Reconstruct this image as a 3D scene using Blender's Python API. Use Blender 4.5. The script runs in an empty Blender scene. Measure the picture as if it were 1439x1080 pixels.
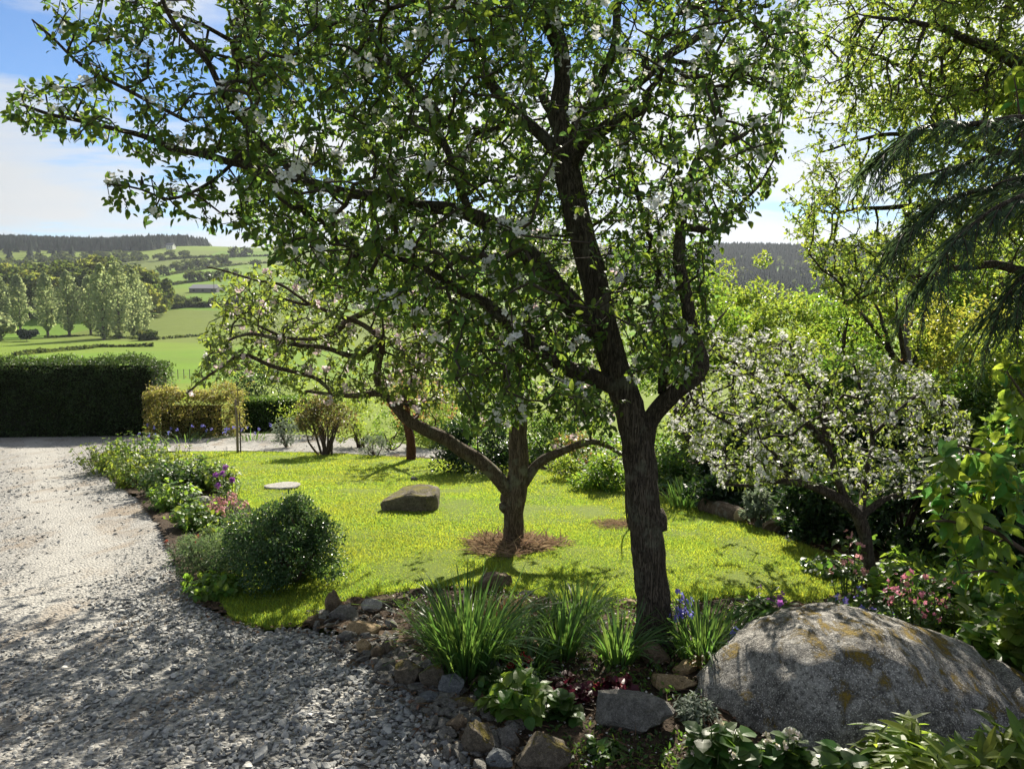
import bpy, math, random
import numpy as np
from mathutils import Vector, noise as mnoise

R = math.radians
rng = np.random.default_rng(7)
random.seed(7)
SC = bpy.context.scene
COL = SC.collection

# ---------------------------------------------------------------- camera maths
FPX, CX, CY = 1082.0, 719.5, 540.0
PITCH = R(6.33)
EYE = np.array([0.0, 0.0, 1.6])
_f = np.array([0, math.cos(PITCH), -math.sin(PITCH)])
_u = np.array([0, math.sin(PITCH), math.cos(PITCH)])
_r = np.array([1.0, 0, 0])
SUN_AZ, SUN_EL = R(11.0), R(31.0)


def ray(px, py):
    return _f + _r * ((px - CX) / FPX) + _u * (-(py - CY) / FPX)


def P(px, py, Y):
    """point on the sight line of a photo pixel at forward distance Y"""
    v = ray(px, py)
    return EYE + v * (Y / v[1])


LT = np.array([[-50, 0], [0, 0], [2, 0], [17, -1.35], [40, -3.5], [80, -6.6], [180, -10.2], [260, -10.8], [330, -5.5], [500, 7.0], [650, 24],
               [850, 50], [1000, 68], [1200, 74], [2000, 60], [6000, 20]], float)
RT = np.array([[-50, 0], [0, 0], [2, 0], [17, -1.35], [40, -3.3], [80, -5.6], [180, -9], [300, -9], [500, -7], [700, -1], [900, 22],
               [1200, 70], [1400, 86], [2000, 85], [6000, 30]], float)


def sstep(a, b, x):
    t = np.clip((x - a) / (b - a), 0, 1)
    return t * t * (3 - 2 * t)


def H(x, y):
    x = np.asarray(x, float); y = np.asarray(y, float)
    w = sstep(0.02, 0.28, x / np.maximum(y, 1.0)) * sstep(17, 60, y)
    z = np.interp(y, LT[:, 0], LT[:, 1]) * (1 - w) + np.interp(y, RT[:, 0], RT[:, 1]) * w
    far = sstep(150, 500, y)
    z = z + far * (3.0 * np.sin(x * 0.011 + 1.3) * np.cos(y * 0.008) + 1.6 * np.sin(x * 0.027 + y * 0.013))
    near = 1 - sstep(14, 20, y)
    z = z + near * 0.02 * (np.sin(x * 1.7 + 0.5) * np.cos(y * 1.3))
    # low mound of the flower bed round the big tree
    z = z + 0.07 * np.exp(-(((x - 0.45) / 0.9) ** 2 + ((y - 3.7) / 0.75) ** 2))
    return z


def G(px, py, ymin=1.0, ymax=3000):
    """where the sight line of a photo pixel meets the ground"""
    v = ray(px, py); v = v / v[1]
    ys = np.concatenate([np.arange(ymin, 30, 0.02), np.geomspace(30, ymax, 1500)])
    pts = EYE + v * ys[:, None]
    d = pts[:, 2] - H(pts[:, 0], pts[:, 1])
    i = np.argmax(d < 0)
    if d[i] >= 0:
        i = len(ys) - 1
    p = pts[i].copy(); p[2] = float(H(p[0], p[1]))
    return p


def poly_world(pl):
    return np.array([G(*q)[:2] for q in pl])


def inside(poly, x, y):
    n = len(poly); c = np.zeros(np.shape(x), bool)
    j = n - 1
    for i in range(n):
        xi, yi = poly[i]; xj, yj = poly[j]
        with np.errstate(divide='ignore', invalid='ignore'):
            k = ((yi > y) != (yj > y)) & (x < (xj - xi) * (y - yi) / (yj - yi + 1e-12) + xi)
        c ^= k
        j = i
    return c


def pdist(poly, x, y):
    """distance to a closed polyline"""
    best = np.full(np.shape(x), 1e9)
    for i in range(len(poly)):
        a = poly[i - 1]; b = poly[i]; ab = b - a
        t = np.clip(((x - a[0]) * ab[0] + (y - a[1]) * ab[1]) / (ab @ ab + 1e-12), 0, 1)
        best = np.minimum(best, np.hypot(x - a[0] - t * ab[0], y - a[1] - t * ab[1]))
    return best


# ---------------------------------------------------------------- mesh helpers
class Geo:
    def __init__(s):
        s.v = []; s.f = []; s.n = 0

    def add(s, V, F):
        V = np.asarray(V, float).reshape(-1, 3)
        if not isinstance(F, (list, tuple)):
            F = [F]
        for f in F:
            f = np.asarray(f, int)
            if len(f):
                s.f.append(f + s.n)
        s.v.append(V); s.n += len(V)
        return s

    def mesh(s, name, off=(0, 0, 0), smooth=False):
        me = bpy.data.meshes.new(name)
        V = np.concatenate(s.v) - np.asarray(off, float)
        tot = np.concatenate([np.full(len(f), f.shape[1]) for f in s.f])
        loops = np.concatenate([f.ravel() for f in s.f])
        me.vertices.add(len(V)); me.vertices.foreach_set('co', V.astype(np.float32).ravel())
        me.loops.add(len(loops)); me.loops.foreach_set('vertex_index', loops.astype(np.int32))
        me.polygons.add(len(tot))
        st = np.concatenate([[0], np.cumsum(tot)[:-1]])
        me.polygons.foreach_set('loop_start', st.astype(np.int32))
        me.polygons.foreach_set('loop_total', tot.astype(np.int32))
        me.polygons.foreach_set('use_smooth', np.full(len(tot), smooth))
        me.update(calc_edges=True)
        return me


def tag(o, label=None, cat=None, group=None, kind=None):
    if label: o['label'] = label
    if cat: o['category'] = cat
    if group: o['group'] = group
    if kind: o['kind'] = kind
    return o


def thing(name, label, cat, loc, group=None):
    o = bpy.data.objects.new(name, None); COL.objects.link(o)
    o.location = [float(q) for q in loc]; o.empty_display_size = 0.1
    return tag(o, label, cat, group)


def wloc(o):
    p = np.array(o.location)
    while o.parent:
        o = o.parent; p = p + np.array(o.location)
    return p


def part(name, g, m, parent, smooth=False, label=None):
    me = g.mesh(name, wloc(parent), smooth)
    me.materials.append(m)
    o = bpy.data.objects.new(name, me); COL.objects.link(o); o.parent = parent
    if label: o['label'] = label
    return o


def solo(name, g, m, loc, label=None, cat=None, group=None, kind=None, smooth=False):
    me = g.mesh(name, loc, smooth); me.materials.append(m)
    o = bpy.data.objects.new(name, me); COL.objects.link(o); o.location = [float(q) for q in loc]
    return tag(o, label, cat, group, kind)


def nrm(a):
    a = np.asarray(a, float)
    return a / (np.linalg.norm(a, axis=-1, keepdims=True) + 1e-9)


def rdir(n, r=None):
    return nrm((r or rng).normal(size=(n, 3)))


def frames(d, n):
    y = nrm(d); x = nrm(np.cross(y, n)); z = np.cross(x, y)
    return np.stack([x, y, z], axis=-1)      # (k,3,3)


def inst(T, M, loc, s):
    """copy a template (verts, [faces]) with frames M, places loc, sizes s"""
    V, F = T
    s = np.asarray(s, float)
    if s.ndim == 1: s = s[:, None]
    W = np.einsum('kij,knj->kni', M, V[None] * s[:, None, :]) + loc[:, None, :]
    k, n = len(loc), len(V)
    o = (np.arange(k) * n)[:, None, None]
    return W.reshape(-1, 3), [(f[None] + o).reshape(-1, f.shape[1]) for f in F]


def leaf_t(w=0.5, fold=0.12, curl=0.18, wide=0.42):
    y = [0, .18, wide, .75, 1.0]; z = [0, .03, .0, -curl * .5, -curl]
    hw = [0, w * .34, w * .5, w * .32, 0]
    V = [(0, y[i], z[i]) for i in range(5)]
    for sx in (-1, 1):
        V += [(sx * hw[i], y[i] + .02, z[i] + fold * hw[i] * 2) for i in (1, 2, 3)]
    tri = []; quad = []
    for b, fl in ((5, 0), (8, 1)):
        q = [(0, b, 1), (b + 2, 4, 3)]; k = [(b, b + 1, 2, 1), (b + 1, b + 2, 3, 2)]
        if fl:
            q = [t[::-1] for t in q]; k = [t[::-1] for t in k]
        tri += q; quad += k
    return np.array(V, float), [np.array(tri), np.array(quad)]


def leaf_s(w=0.5, fold=0.15):
    V = np.array([(0, 0, 0), (-w / 2, .45, fold * w), (0, 1, -.1), (w / 2, .45, fold * w)], float)
    return V, [np.array([(0, 2, 1), (0, 3, 2)])]


LEAF, LEAF_NARROW, LEAF_WIDE, LEAF_SMALL = leaf_t(.52), leaf_t(.26, curl=.25), leaf_t(.8, fold=.08), leaf_s(.55)
LEAF_NEEDLE = leaf_s(.12)


def rosette(g, pts, dirs, k, size, T, spread=(0.5, 1.35), droop=0.25, jit=0.012):
    """k leaves round each point, opening away from dirs"""
    n = len(pts)
    kk = rng.integers(k[0], k[1] + 1, n)
    idx = np.repeat(np.arange(n), kk)
    N = len(idx)
    d = nrm(dirs)[idx]; t = nrm(np.cross(d, rdir(N)))
    a = rng.uniform(*spread, N)[:, None]
    ld = nrm(d * np.cos(a) + t * np.sin(a) + np.array([0, 0, -1]) * rng.uniform(0, droop * 2, N)[:, None])
    up = nrm(d * .8 + np.array([0, 0, .7]) + rdir(N) * .45)
    M = frames(ld, up)
    s = rng.uniform(size[0], size[1], N)
    loc = pts[idx] + rng.normal(0, jit, (N, 3))
    g.add(*inst(T, M, loc, s))


def tube(g, pts, rad, sides=6, cap=True, wob=0.0, wscale=6.0, seed=0.0, stretch=0.25):
    pts = np.asarray(pts, float); rad = np.asarray(rad, float)
    n = len(pts)
    tan = nrm(np.gradient(pts, axis=0))
    ref = np.array([1.0, 0, 0]) if abs(tan[0][0]) < .8 else np.array([0, 1.0, 0])
    u = nrm(np.cross(tan[0], ref)); rows = []
    ang = np.linspace(0, 2 * math.pi, sides, endpoint=False)
    for i in range(n):
        u = nrm(u - tan[i] * (u @ tan[i])); w = np.cross(tan[i], u)
        r = np.full(sides, rad[i])
        if wob:
            for k, a in enumerate(ang):
                q = Vector((math.cos(a) * 1.6 + seed, math.sin(a) * 1.6, i * stretch + seed))
                r[k] *= 1 + wob * (mnoise.noise(q * 1.3) + .55 * mnoise.noise(q * 3.1))
        rows.append(pts[i] + (np.cos(ang) * r)[:, None] * u + (np.sin(ang) * r)[:, None] * w)
    V = np.concatenate(rows)
    a = np.arange(sides); b = (a + 1) % sides
    F = np.concatenate([np.stack([a + i * sides, b + i * sides, b + (i + 1) * sides, a + (i + 1) * sides], 1) for i in range(n - 1)])
    fs = [F]
    if cap:
        V = np.concatenate([V, pts[-1:] + tan[-1:] * rad[-1]])
        fs.append(np.stack([a + (n - 1) * sides, b + (n - 1) * sides, np.full(sides, n * sides)], 1))
    g.add(V, fs)


def smooth_line(pts, rad, step):
    """Catmull-Rom resample of a polyline with radii"""
    p = np.asarray(pts, float); r = np.asarray(rad, float)
    q = np.concatenate([[2 * p[0] - p[1]], p, [2 * p[-1] - p[-2]]]); out = []; ro = []
    for i in range(len(p) - 1):
        a, b, c, d = q[i:i + 4]
        m = max(2, int(np.linalg.norm(c - b) / step))
        for t in np.linspace(0, 1, m, endpoint=False):
            out.append(.5 * (2 * b + (c - a) * t + (2 * a - 5 * b + 4 * c - d) * t * t + (3 * b - a - 3 * c + d) * t ** 3))
            ro.append(r[i] * (1 - t) + r[i + 1] * t)
    out.append(p[-1]); ro.append(r[-1])
    return np.array(out), np.array(ro)


# ---------------------------------------------------------------- materials
def newmat(name):
    m = bpy.data.materials.new(name); m.use_nodes = True
    nt = m.node_tree; nt.nodes.clear()
    return m, nt, nt.nodes, nt.links


def nd(N, t, **kw):
    n = N.new(t)
    for k, v in kw.items():
        if k.startswith('i_'):
            n.inputs[k[2:].replace('_', ' ')].default_value = v
        else:
            setattr(n, k, v)
    return n


def mix(N, L, fac, a, b, bt='MIX'):
    n = N.new('ShaderNodeMix'); n.data_type = 'RGBA'; n.blend_type = bt
    for s, v in ((n.inputs[0], fac), (n.inputs[6], a), (n.inputs[7], b)):
        if hasattr(v, 'is_output'):
            L.new(v, s)
        else:
            s.default_value = (*v, 1) if isinstance(v, (tuple, list)) and len(v) == 3 else v
    return n.outputs[2]


def ramp(N, L, src, stops, interp='LINEAR'):
    n = N.new('ShaderNodeValToRGB'); n.color_ramp.interpolation = interp
    e = n.color_ramp.elements
    while len(e) > 1: e.remove(e[-1])
    e[0].position = stops[0][0]; c = stops[0][1]; e[0].color = (*c, 1) if isinstance(c, tuple) else (c, c, c, 1)
    for p, c in stops[1:]:
        k = e.new(p); k.color = (*c, 1) if isinstance(c, tuple) else (c, c, c, 1)
    L.new(src, n.inputs[0])
    return n.outputs[0]


def noise(N, L, co, scale, detail=4, rough=.55, dist=0.0):
    n = nd(N, 'ShaderNodeTexNoise'); n.inputs['Scale'].default_value = scale
    n.inputs['Detail'].default_value = detail; n.inputs['Roughness'].default_value = rough; n.inputs['Distortion'].default_value = dist
    if co is not None: L.new(co, n.inputs['Vector'])
    return n.outputs['Fac']


def mapping(N, L, co, scale):
    n = nd(N, 'ShaderNodeMapping'); n.inputs['Scale'].default_value = scale; L.new(co, n.inputs['Vector'])
    return n.outputs['Vector']


def bump(N, L, h, strength, dist):
    n = nd(N, 'ShaderNodeBump'); n.inputs['Strength'].default_value = strength; n.inputs['Distance'].default_value = dist
    L.new(h, n.inputs['Height'])
    return n.outputs['Normal']


def finish(N, L, color, rough=.8, normal=None, spec=.3):
    b = nd(N, 'ShaderNodeBsdfPrincipled')
    for s, v in (('Base Color', color), ('Roughness', rough)):
        if hasattr(v, 'is_output'): L.new(v, b.inputs[s])
        else: b.inputs[s].default_value = (*v, 1) if isinstance(v, tuple) else v
    b.inputs['Specular IOR Level'].default_value = spec
    if normal: L.new(normal, b.inputs['Normal'])
    o = nd(N, 'ShaderNodeOutputMaterial'); L.new(b.outputs[0], o.inputs[0])
    return b


_lm = {}


def leafmat(name, c, t=None, trans=.45, var=.5, hue=.05, rough=.45, c2=None, spec=.35):
    """leaf: gloss and diffuse in front, light shining through from behind; each leaf a little different"""
    if name in _lm: return _lm[name]
    m, nt, N, L = newmat(name)
    g = nd(N, 'ShaderNodeNewGeometry'); r = g.outputs['Random Per Island']
    r2 = nd(N, 'ShaderNodeMath', operation='MULTIPLY'); L.new(r, r2.inputs[0]); r2.inputs[1].default_value = 17.31
    r3 = nd(N, 'ShaderNodeMath', operation='FRACT'); L.new(r2.outputs[0], r3.inputs[0])
    t = t or tuple(min(1, q * k) for q, k in zip(c, (3.2, 3.0, 1.6)))

    def vary(col, col2=None):
        src = None
        if col2:
            st = ramp(N, L, r3.outputs[0], [(0, col), (.55, col), (.8, col2), (1, col2)])
            src = st
        h = nd(N, 'ShaderNodeHueSaturation')
        if src: L.new(src, h.inputs['Color'])
        else: h.inputs['Color'].default_value = (*col, 1)
        mr = nd(N, 'ShaderNodeMapRange'); L.new(r, mr.inputs[0]); mr.inputs[3].default_value = 1 - var / 2; mr.inputs[4].default_value = 1 + var / 2
        L.new(mr.outputs[0], h.inputs['Value'])
        mh = nd(N, 'ShaderNodeMapRange'); L.new(r3.outputs[0], mh.inputs[0]); mh.inputs[3].default_value = .5 - hue / 2; mh.inputs[4].default_value = .5 + hue / 2
        L.new(mh.outputs[0], h.inputs['Hue'])
        return h.outputs[0]
    b = nd(N, 'ShaderNodeBsdfPrincipled'); L.new(vary(c, c2), b.inputs['Base Color']); b.inputs['Roughness'].default_value = rough
    b.inputs['Specular IOR Level'].default_value = spec
    tr = nd(N, 'ShaderNodeBsdfTranslucent')
    L.new(vary(t, tuple(min(1, q * 2.6) for q in c2) if c2 else None), tr.inputs['Color'])
    mx = nd(N, 'ShaderNodeMixShader'); mx.inputs[0].default_value = trans
    L.new(b.outputs[0], mx.inputs[1]); L.new(tr.outputs[0], mx.inputs[2])
    o = nd(N, 'ShaderNodeOutputMaterial'); L.new(mx.outputs[0], o.inputs[0])
    _lm[name] = m
    return m


def barkmat(name, c1, c2, lichen=None, sc=1.0, lich=.55):
    m, nt, N, L = newmat(name)
    co = nd(N, 'ShaderNodeTexCoord').outputs['Object']
    st = mapping(N, L, co, (48 * sc, 48 * sc, 8 * sc))
    n1 = noise(N, L, st, 1.3, 9, .68, .9)
    n6 = noise(N, L, mapping(N, L, co, (60 * sc, 60 * sc, 5 * sc)), 1.0, 4, .6, 2.2)
    ab = nd(N, 'ShaderNodeMath', operation='SUBTRACT'); L.new(n6, ab.inputs[0]); ab.inputs[1].default_value = .5
    ab2 = nd(N, 'ShaderNodeMath', operation='ABSOLUTE'); L.new(ab.outputs[0], ab2.inputs[0])
    crack = ramp(N, L, ab2.outputs[0], [(0, 0.0), (.07, 1.0)])
    col = mix(N, L, ramp(N, L, n1, [(.3, 0.0), (.7, 1.0)]), c1, c2)
    col = mix(N, L, crack, tuple(q * .45 for q in c1), col)
    if lichen:
        n2 = noise(N, L, co, 9 * sc, 5, .6)
        col = mix(N, L, ramp(N, L, n2, [(lich, 0.0), (lich + .12, .8)]), col, lichen)
    h = nd(N, 'ShaderNodeMath', operation='MULTIPLY_ADD'); L.new(crack, h.inputs[0]); h.inputs[1].default_value = .6; L.new(n1, h.inputs[2])
    finish(N, L, col, .9, bump(N, L, h.outputs[0], .9, .012 / sc), .15)
    return m


def plain(name, c, rough=.8, var=.25, sc=8, bmp=.3, bd=.01):
    m, nt, N, L = newmat(name)
    co = nd(N, 'ShaderNodeTexCoord').outputs['Object']
    n1 = noise(N, L, co, sc, 6, .6)
    col = mix(N, L, n1, tuple(q * (1 - var) for q in c), tuple(min(1, q * (1 + var)) for q in c))
    finish(N, L, col, rough, bump(N, L, n1, bmp, bd), .25)
    return m


def stonemat(name, c1, c2, moss=None, mossamt=.5, sc=1.0, speck=.5, flip=False):
    m, nt, N, L = newmat(name)
    tc = nd(N, 'ShaderNodeTexCoord'); co = tc.outputs['Object']
    n1 = noise(N, L, co, 7 * sc, 8, .65)
    n2 = noise(N, L, co, 60 * sc, 6, .7)
    n3 = noise(N, L, co, 190 * sc, 2, .5)
    col = mix(N, L, ramp(N, L, n1, [(.35, 0.0), (.65, 1.0)]), c1, c2)
    col = mix(N, L, ramp(N, L, n2, [(.38, speck), (.52, 0.0)]), col, tuple(q * .35 for q in c1))
    col = mix(N, L, ramp(N, L, n3, [(.56, 0.0), (.66, speck)]), col, tuple(min(.75, q * 1.9) for q in c2))
    n7 = noise(N, L, co, 22 * sc, 7, .7, .4)
    col = mix(N, L, ramp(N, L, n7, [(.36, .65), (.5, 0.0)]), col, tuple(q * .55 for q in c1))
    col = mix(N, L, ramp(N, L, n7, [(.57, 0.0), (.66, .55)]), col, tuple(min(.7, q * 1.5) for q in c2))
    hh = nd(N, 'ShaderNodeMath', operation='MULTIPLY_ADD'); L.new(n2, hh.inputs[0]); hh.inputs[1].default_value = .45; L.new(n1, hh.inputs[2])
    h7 = nd(N, 'ShaderNodeMath', operation='MULTIPLY_ADD'); L.new(n7, h7.inputs[0]); h7.inputs[1].default_value = .7; L.new(hh.outputs[0], h7.inputs[2])
    hgt = h7.outputs[0]
    if moss:
        ge = nd(N, 'ShaderNodeNewGeometry')
        sx = nd(N, 'ShaderNodeSeparateXYZ'); L.new(ge.outputs['Normal'], sx.inputs[0])
        n4 = noise(N, L, co if not flip else mapping(N, L, co, (2.0, .9, 1.2)), 5.5 * sc, 8, .72, .5)
        a = nd(N, 'ShaderNodeMath', operation='MULTIPLY_ADD'); L.new(sx.outputs[2], a.inputs[0]); a.inputs[1].default_value = .22; L.new(n4, a.inputs[2])
        b = nd(N, 'ShaderNodeMath', operation='MULTIPLY_ADD'); L.new(n2, b.inputs[0]); b.inputs[1].default_value = .25; L.new(a.outputs[0], b.inputs[2])
        th = 1.02 - .4 * mossamt
        mk = ramp(N, L, b.outputs[0], [(th - .03, 0.0), (th + .05, 1.0)])
        mcol = mix(N, L, n3, tuple(q * .55 for q in moss), tuple(min(1, q * 1.35) for q in moss))
        col = mix(N, L, mk, col, mcol)
        k = nd(N, 'ShaderNodeMath', operation='MULTIPLY_ADD'); L.new(mk, k.inputs[0]); k.inputs[1].default_value = .25; L.new(hgt, k.inputs[2])
        hgt = k.outputs[0]
    finish(N, L, col, .88, bump(N, L, hgt, .95, .03 / sc), .2)
    return m
SKY_STRENGTH, SUN_STRENGTH, EXPOSURE, CLOUD = 0.052, 5.0, 1.32, (5.0, 8.0)
HAZE = 0.00008
CLOC = (7.1, 3.8, 0)
# ---------------------------------------------------------------- camera, sky, sun
cam_d = bpy.data.cameras.new('camera'); cam = bpy.data.objects.new('camera', cam_d); COL.objects.link(cam)
cam.location = EYE; cam.rotation_euler = (math.pi / 2 - PITCH, 0, 0)
cam_d.sensor_fit = 'HORIZONTAL'; cam_d.angle_x = 2 * math.atan(CX / FPX)
cam_d.clip_start = 0.05; cam_d.clip_end = 20000
SC.camera = cam

W = bpy.data.worlds.new('World'); SC.world = W; W.use_nodes = True
nt = W.node_tree; N = nt.nodes; L = nt.links; N.clear()
sky = nd(N, 'ShaderNodeTexSky', sky_type='NISHITA'); sky.sun_disc = False
sky.sun_elevation = SUN_EL; sky.sun_rotation = SUN_AZ; sky.altitude = 120; sky.air_density = 1.0; sky.dust_density = .05; sky.ozone_density = 3.0
tc = nd(N, 'ShaderNodeTexCoord')
sx = nd(N, 'ShaderNodeSeparateXYZ'); L.new(tc.outputs['Generated'], sx.inputs[0])
zc = nd(N, 'ShaderNodeMath', operation='MAXIMUM'); L.new(sx.outputs[2], zc.inputs[0]); zc.inputs[1].default_value = 0.0
za = nd(N, 'ShaderNodeMath', operation='ADD'); L.new(zc.outputs[0], za.inputs[0]); za.inputs[1].default_value = .10
cb = nd(N, 'ShaderNodeCombineXYZ')
for i in (0, 1):
    dv = nd(N, 'ShaderNodeMath', operation='DIVIDE'); L.new(sx.outputs[i], dv.inputs[0]); L.new(za.outputs[0], dv.inputs[1]); L.new(dv.outputs[0], cb.inputs[i])
mp = nd(N, 'ShaderNodeMapping'); L.new(cb.outputs[0], mp.inputs[0]); mp.inputs['Location'].default_value = CLOC; mp.inputs['Scale'].default_value = (.55, .8, 1)
n1 = noise(N, L, mp.outputs[0], 1.0, 9, .56, .3)
cover = ramp(N, L, n1, [(.40, 0.0), (.47, .75), (.55, 1.0)])
n2 = noise(N, L, mp.outputs[0], 2.6, 6, .6, .2)
cs = nd(N, 'ShaderNodeVectorMath', operation='DOT_PRODUCT'); L.new(tc.outputs['Generated'], cs.inputs[0])
cs.inputs[1].default_value = (math.sin(SUN_AZ) * math.cos(SUN_EL), math.cos(SUN_AZ) * math.cos(SUN_EL), math.sin(SUN_EL))
glow = nd(N, 'ShaderNodeMapRange'); L.new(cs.outputs['Value'], glow.inputs[0])
glow.inputs[1].default_value = .55; glow.inputs[2].default_value = 1.0; glow.inputs[3].default_value = CLOUD[0]; glow.inputs[4].default_value = CLOUD[1]
ccol = mix(N, L, n2, (.86, .93, 1.0), (1.0, 1.0, 1.0))
cm = nd(N, 'ShaderNodeVectorMath', operation='SCALE'); L.new(ccol, cm.inputs[0]); L.new(glow.outputs[0], cm.inputs['Scale'])
hz = ramp(N, L, sx.outputs[2], [(0.0, .75), (.06, .35), (.15, 0.0)])
cov2 = nd(N, 'ShaderNodeMath', operation='MAXIMUM'); L.new(cover, cov2.inputs[0]); L.new(hz, cov2.inputs[1])
stn = mix(N, L, 1.0, sky.outputs[0], (.68, .82, 1.0), 'MULTIPLY')
fin = mix(N, L, cov2.outputs[0], stn, cm.outputs[0])
bg = nd(N, 'ShaderNodeBackground'); L.new(fin, bg.inputs[0]); bg.inputs[1].default_value = SKY_STRENGTH
L.new(bg.outputs[0], nd(N, 'ShaderNodeOutputWorld').inputs[0])

sd = bpy.data.lights.new('sun', 'SUN'); so = bpy.data.objects.new('sun', sd); COL.objects.link(so)
sd.energy = SUN_STRENGTH; sd.angle = R(.55); sd.color = (1.0, .92, .78)
dv = Vector((math.sin(SUN_AZ) * math.cos(SUN_EL), math.cos(SUN_AZ) * math.cos(SUN_EL), math.sin(SUN_EL)))
so.rotation_euler = dv.to_track_quat('Z', 'Y').to_euler(); so.location = (5, 20, 14)

vs = SC.view_settings
vs.view_transform = 'Standard'; vs.look = 'None'; vs.gamma = 1; vs.use_curve_mapping = False; vs.exposure = EXPOSURE
SC.cycles.use_denoising = True
SC.cycles.max_bounces = 8; SC.cycles.transmission_bounces = 5; SC.cycles.diffuse_bounces = 4; SC.cycles.volume_bounces = 0
SC.cycles.caustics_reflective = False; SC.cycles.caustics_refractive = False

# ---------------------------------------------------------------- zones of the garden
LAWN = poly_world([(322, 872), (372, 888), (425, 884), (470, 852), (560, 836), (640, 829), (700, 832), (790, 850), (870, 846), (950, 852), (1040, 842), (1130, 852),
                   (1196, 838), (1196, 800), (1125, 768), (1040, 738), (980, 718), (900, 690), (820, 683), (760, 663), (700, 655), (620, 649), (560, 645), (480, 640),
                   (420, 638), (335, 637), (270, 637), (205, 641), (262, 668), (318, 690), (350, 712), (372, 745), (350, 790), (300, 830)])
DRIVE = poly_world([(700, 1150), (655, 1060), (622, 1015), (590, 985), (545, 945), (500, 918), (470, 893), (425, 884), (372, 888), (322, 872), (285, 850), (262, 815), (240, 785), (222, 735),
                    (190, 700), (150, 668), (122, 645), (150, 633), (205, 634), (335, 633), (420, 634), (480, 636), (560, 641), (620, 645), (640, 634), (560, 622), (440, 611), (330, 609), (200, 610),
                    (0, 614), (-400, 622), (-900, 760), (-900, 1300), (-200, 1500), (500, 1500)])
DRIVE = np.array([q for q in DRIVE])


TE = np.concatenate([poly_world([(120, 618), (122, 645), (150, 668), (190, 700), (222, 735), (240, 785), (262, 815), (285, 850), (322, 872), (425, 884), (500, 918), (590, 985), (655, 1060)]), [[.3, 1.2]]])
_tx = np.interp(np.linspace(0, len(TE) - 1, 90), range(len(TE)), TE[:, 0]); _ty = np.interp(np.linspace(0, len(TE) - 1, 90), range(len(TE)), TE[:, 1])


def track(x, y):
    """1 in the two worn wheel tracks that follow the island bed, 0 beside them"""
    x = np.asarray(x, float); y = np.asarray(y, float); d = np.full(x.shape, 1e9)
    for a, b in zip(_tx, _ty): d = np.minimum(d, np.hypot(x - a, y - b))
    w = d + .35 * (vnoise(x, y, .9, 61) - .5) + .25 * (vnoise(x, y, 3.5, 62) - .5)
    return np.maximum(1 - sstep(.12, .36, np.abs(w - .75)), 1 - sstep(.15, .45, np.abs(w - 2.25))) * sstep(3.2, 4.6, y + .8 * vnoise(x, y, 2, 63))


def grid_zone(name, test, ys, dxf, hz, m, kind, x0=-9, x1=7):
    """a patch of garden ground built of small cells chosen by test(x, y)"""
    g = Geo()
    xs = np.arange(x0, x1, dxf)
    X, Y = np.meshgrid(xs, ys)
    Z = H(X, Y) + hz(X, Y)
    keep = test((X[:-1, :-1] + X[1:, 1:]) / 2, (Y[:-1, :-1] + Y[1:, 1:]) / 2)
    i, j = np.nonzero(keep); nx = len(xs)
    F = np.stack([i * nx + j, i * nx + j + 1, (i + 1) * nx + j + 1, (i + 1) * nx + j], 1)
    u, inv = np.unique(F, return_inverse=True)
    V = np.stack([X, Y, Z], -1).reshape(-1, 3)[u]
    g.add(V, inv.reshape(F.shape))
    return solo(name, g, m, (0, 0, 0), kind=kind, smooth=True)


def vnoise(X, Y, f, seed=0):
    """smooth value noise on arrays"""
    x = X * f + seed * 13.7; y = Y * f + seed * 7.3
    xi = np.floor(x).astype(int); yi = np.floor(y).astype(int); fx = x - xi; fy = y - yi
    fx = fx * fx * (3 - 2 * fx); fy = fy * fy * (3 - 2 * fy)

    def h(a, b):
        n = (a * 374761393 + b * 668265263 + seed * 974711) & 0x7fffffff
        n = ((n ^ (n >> 13)) * 1274126177) & 0x7fffffff
        return (n % 10007) / 10007.0
    return (h(xi, yi) * (1 - fx) + h(xi + 1, yi) * fx) * (1 - fy) + (h(xi, yi + 1) * (1 - fx) + h(xi + 1, yi + 1) * fx) * fy


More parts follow.
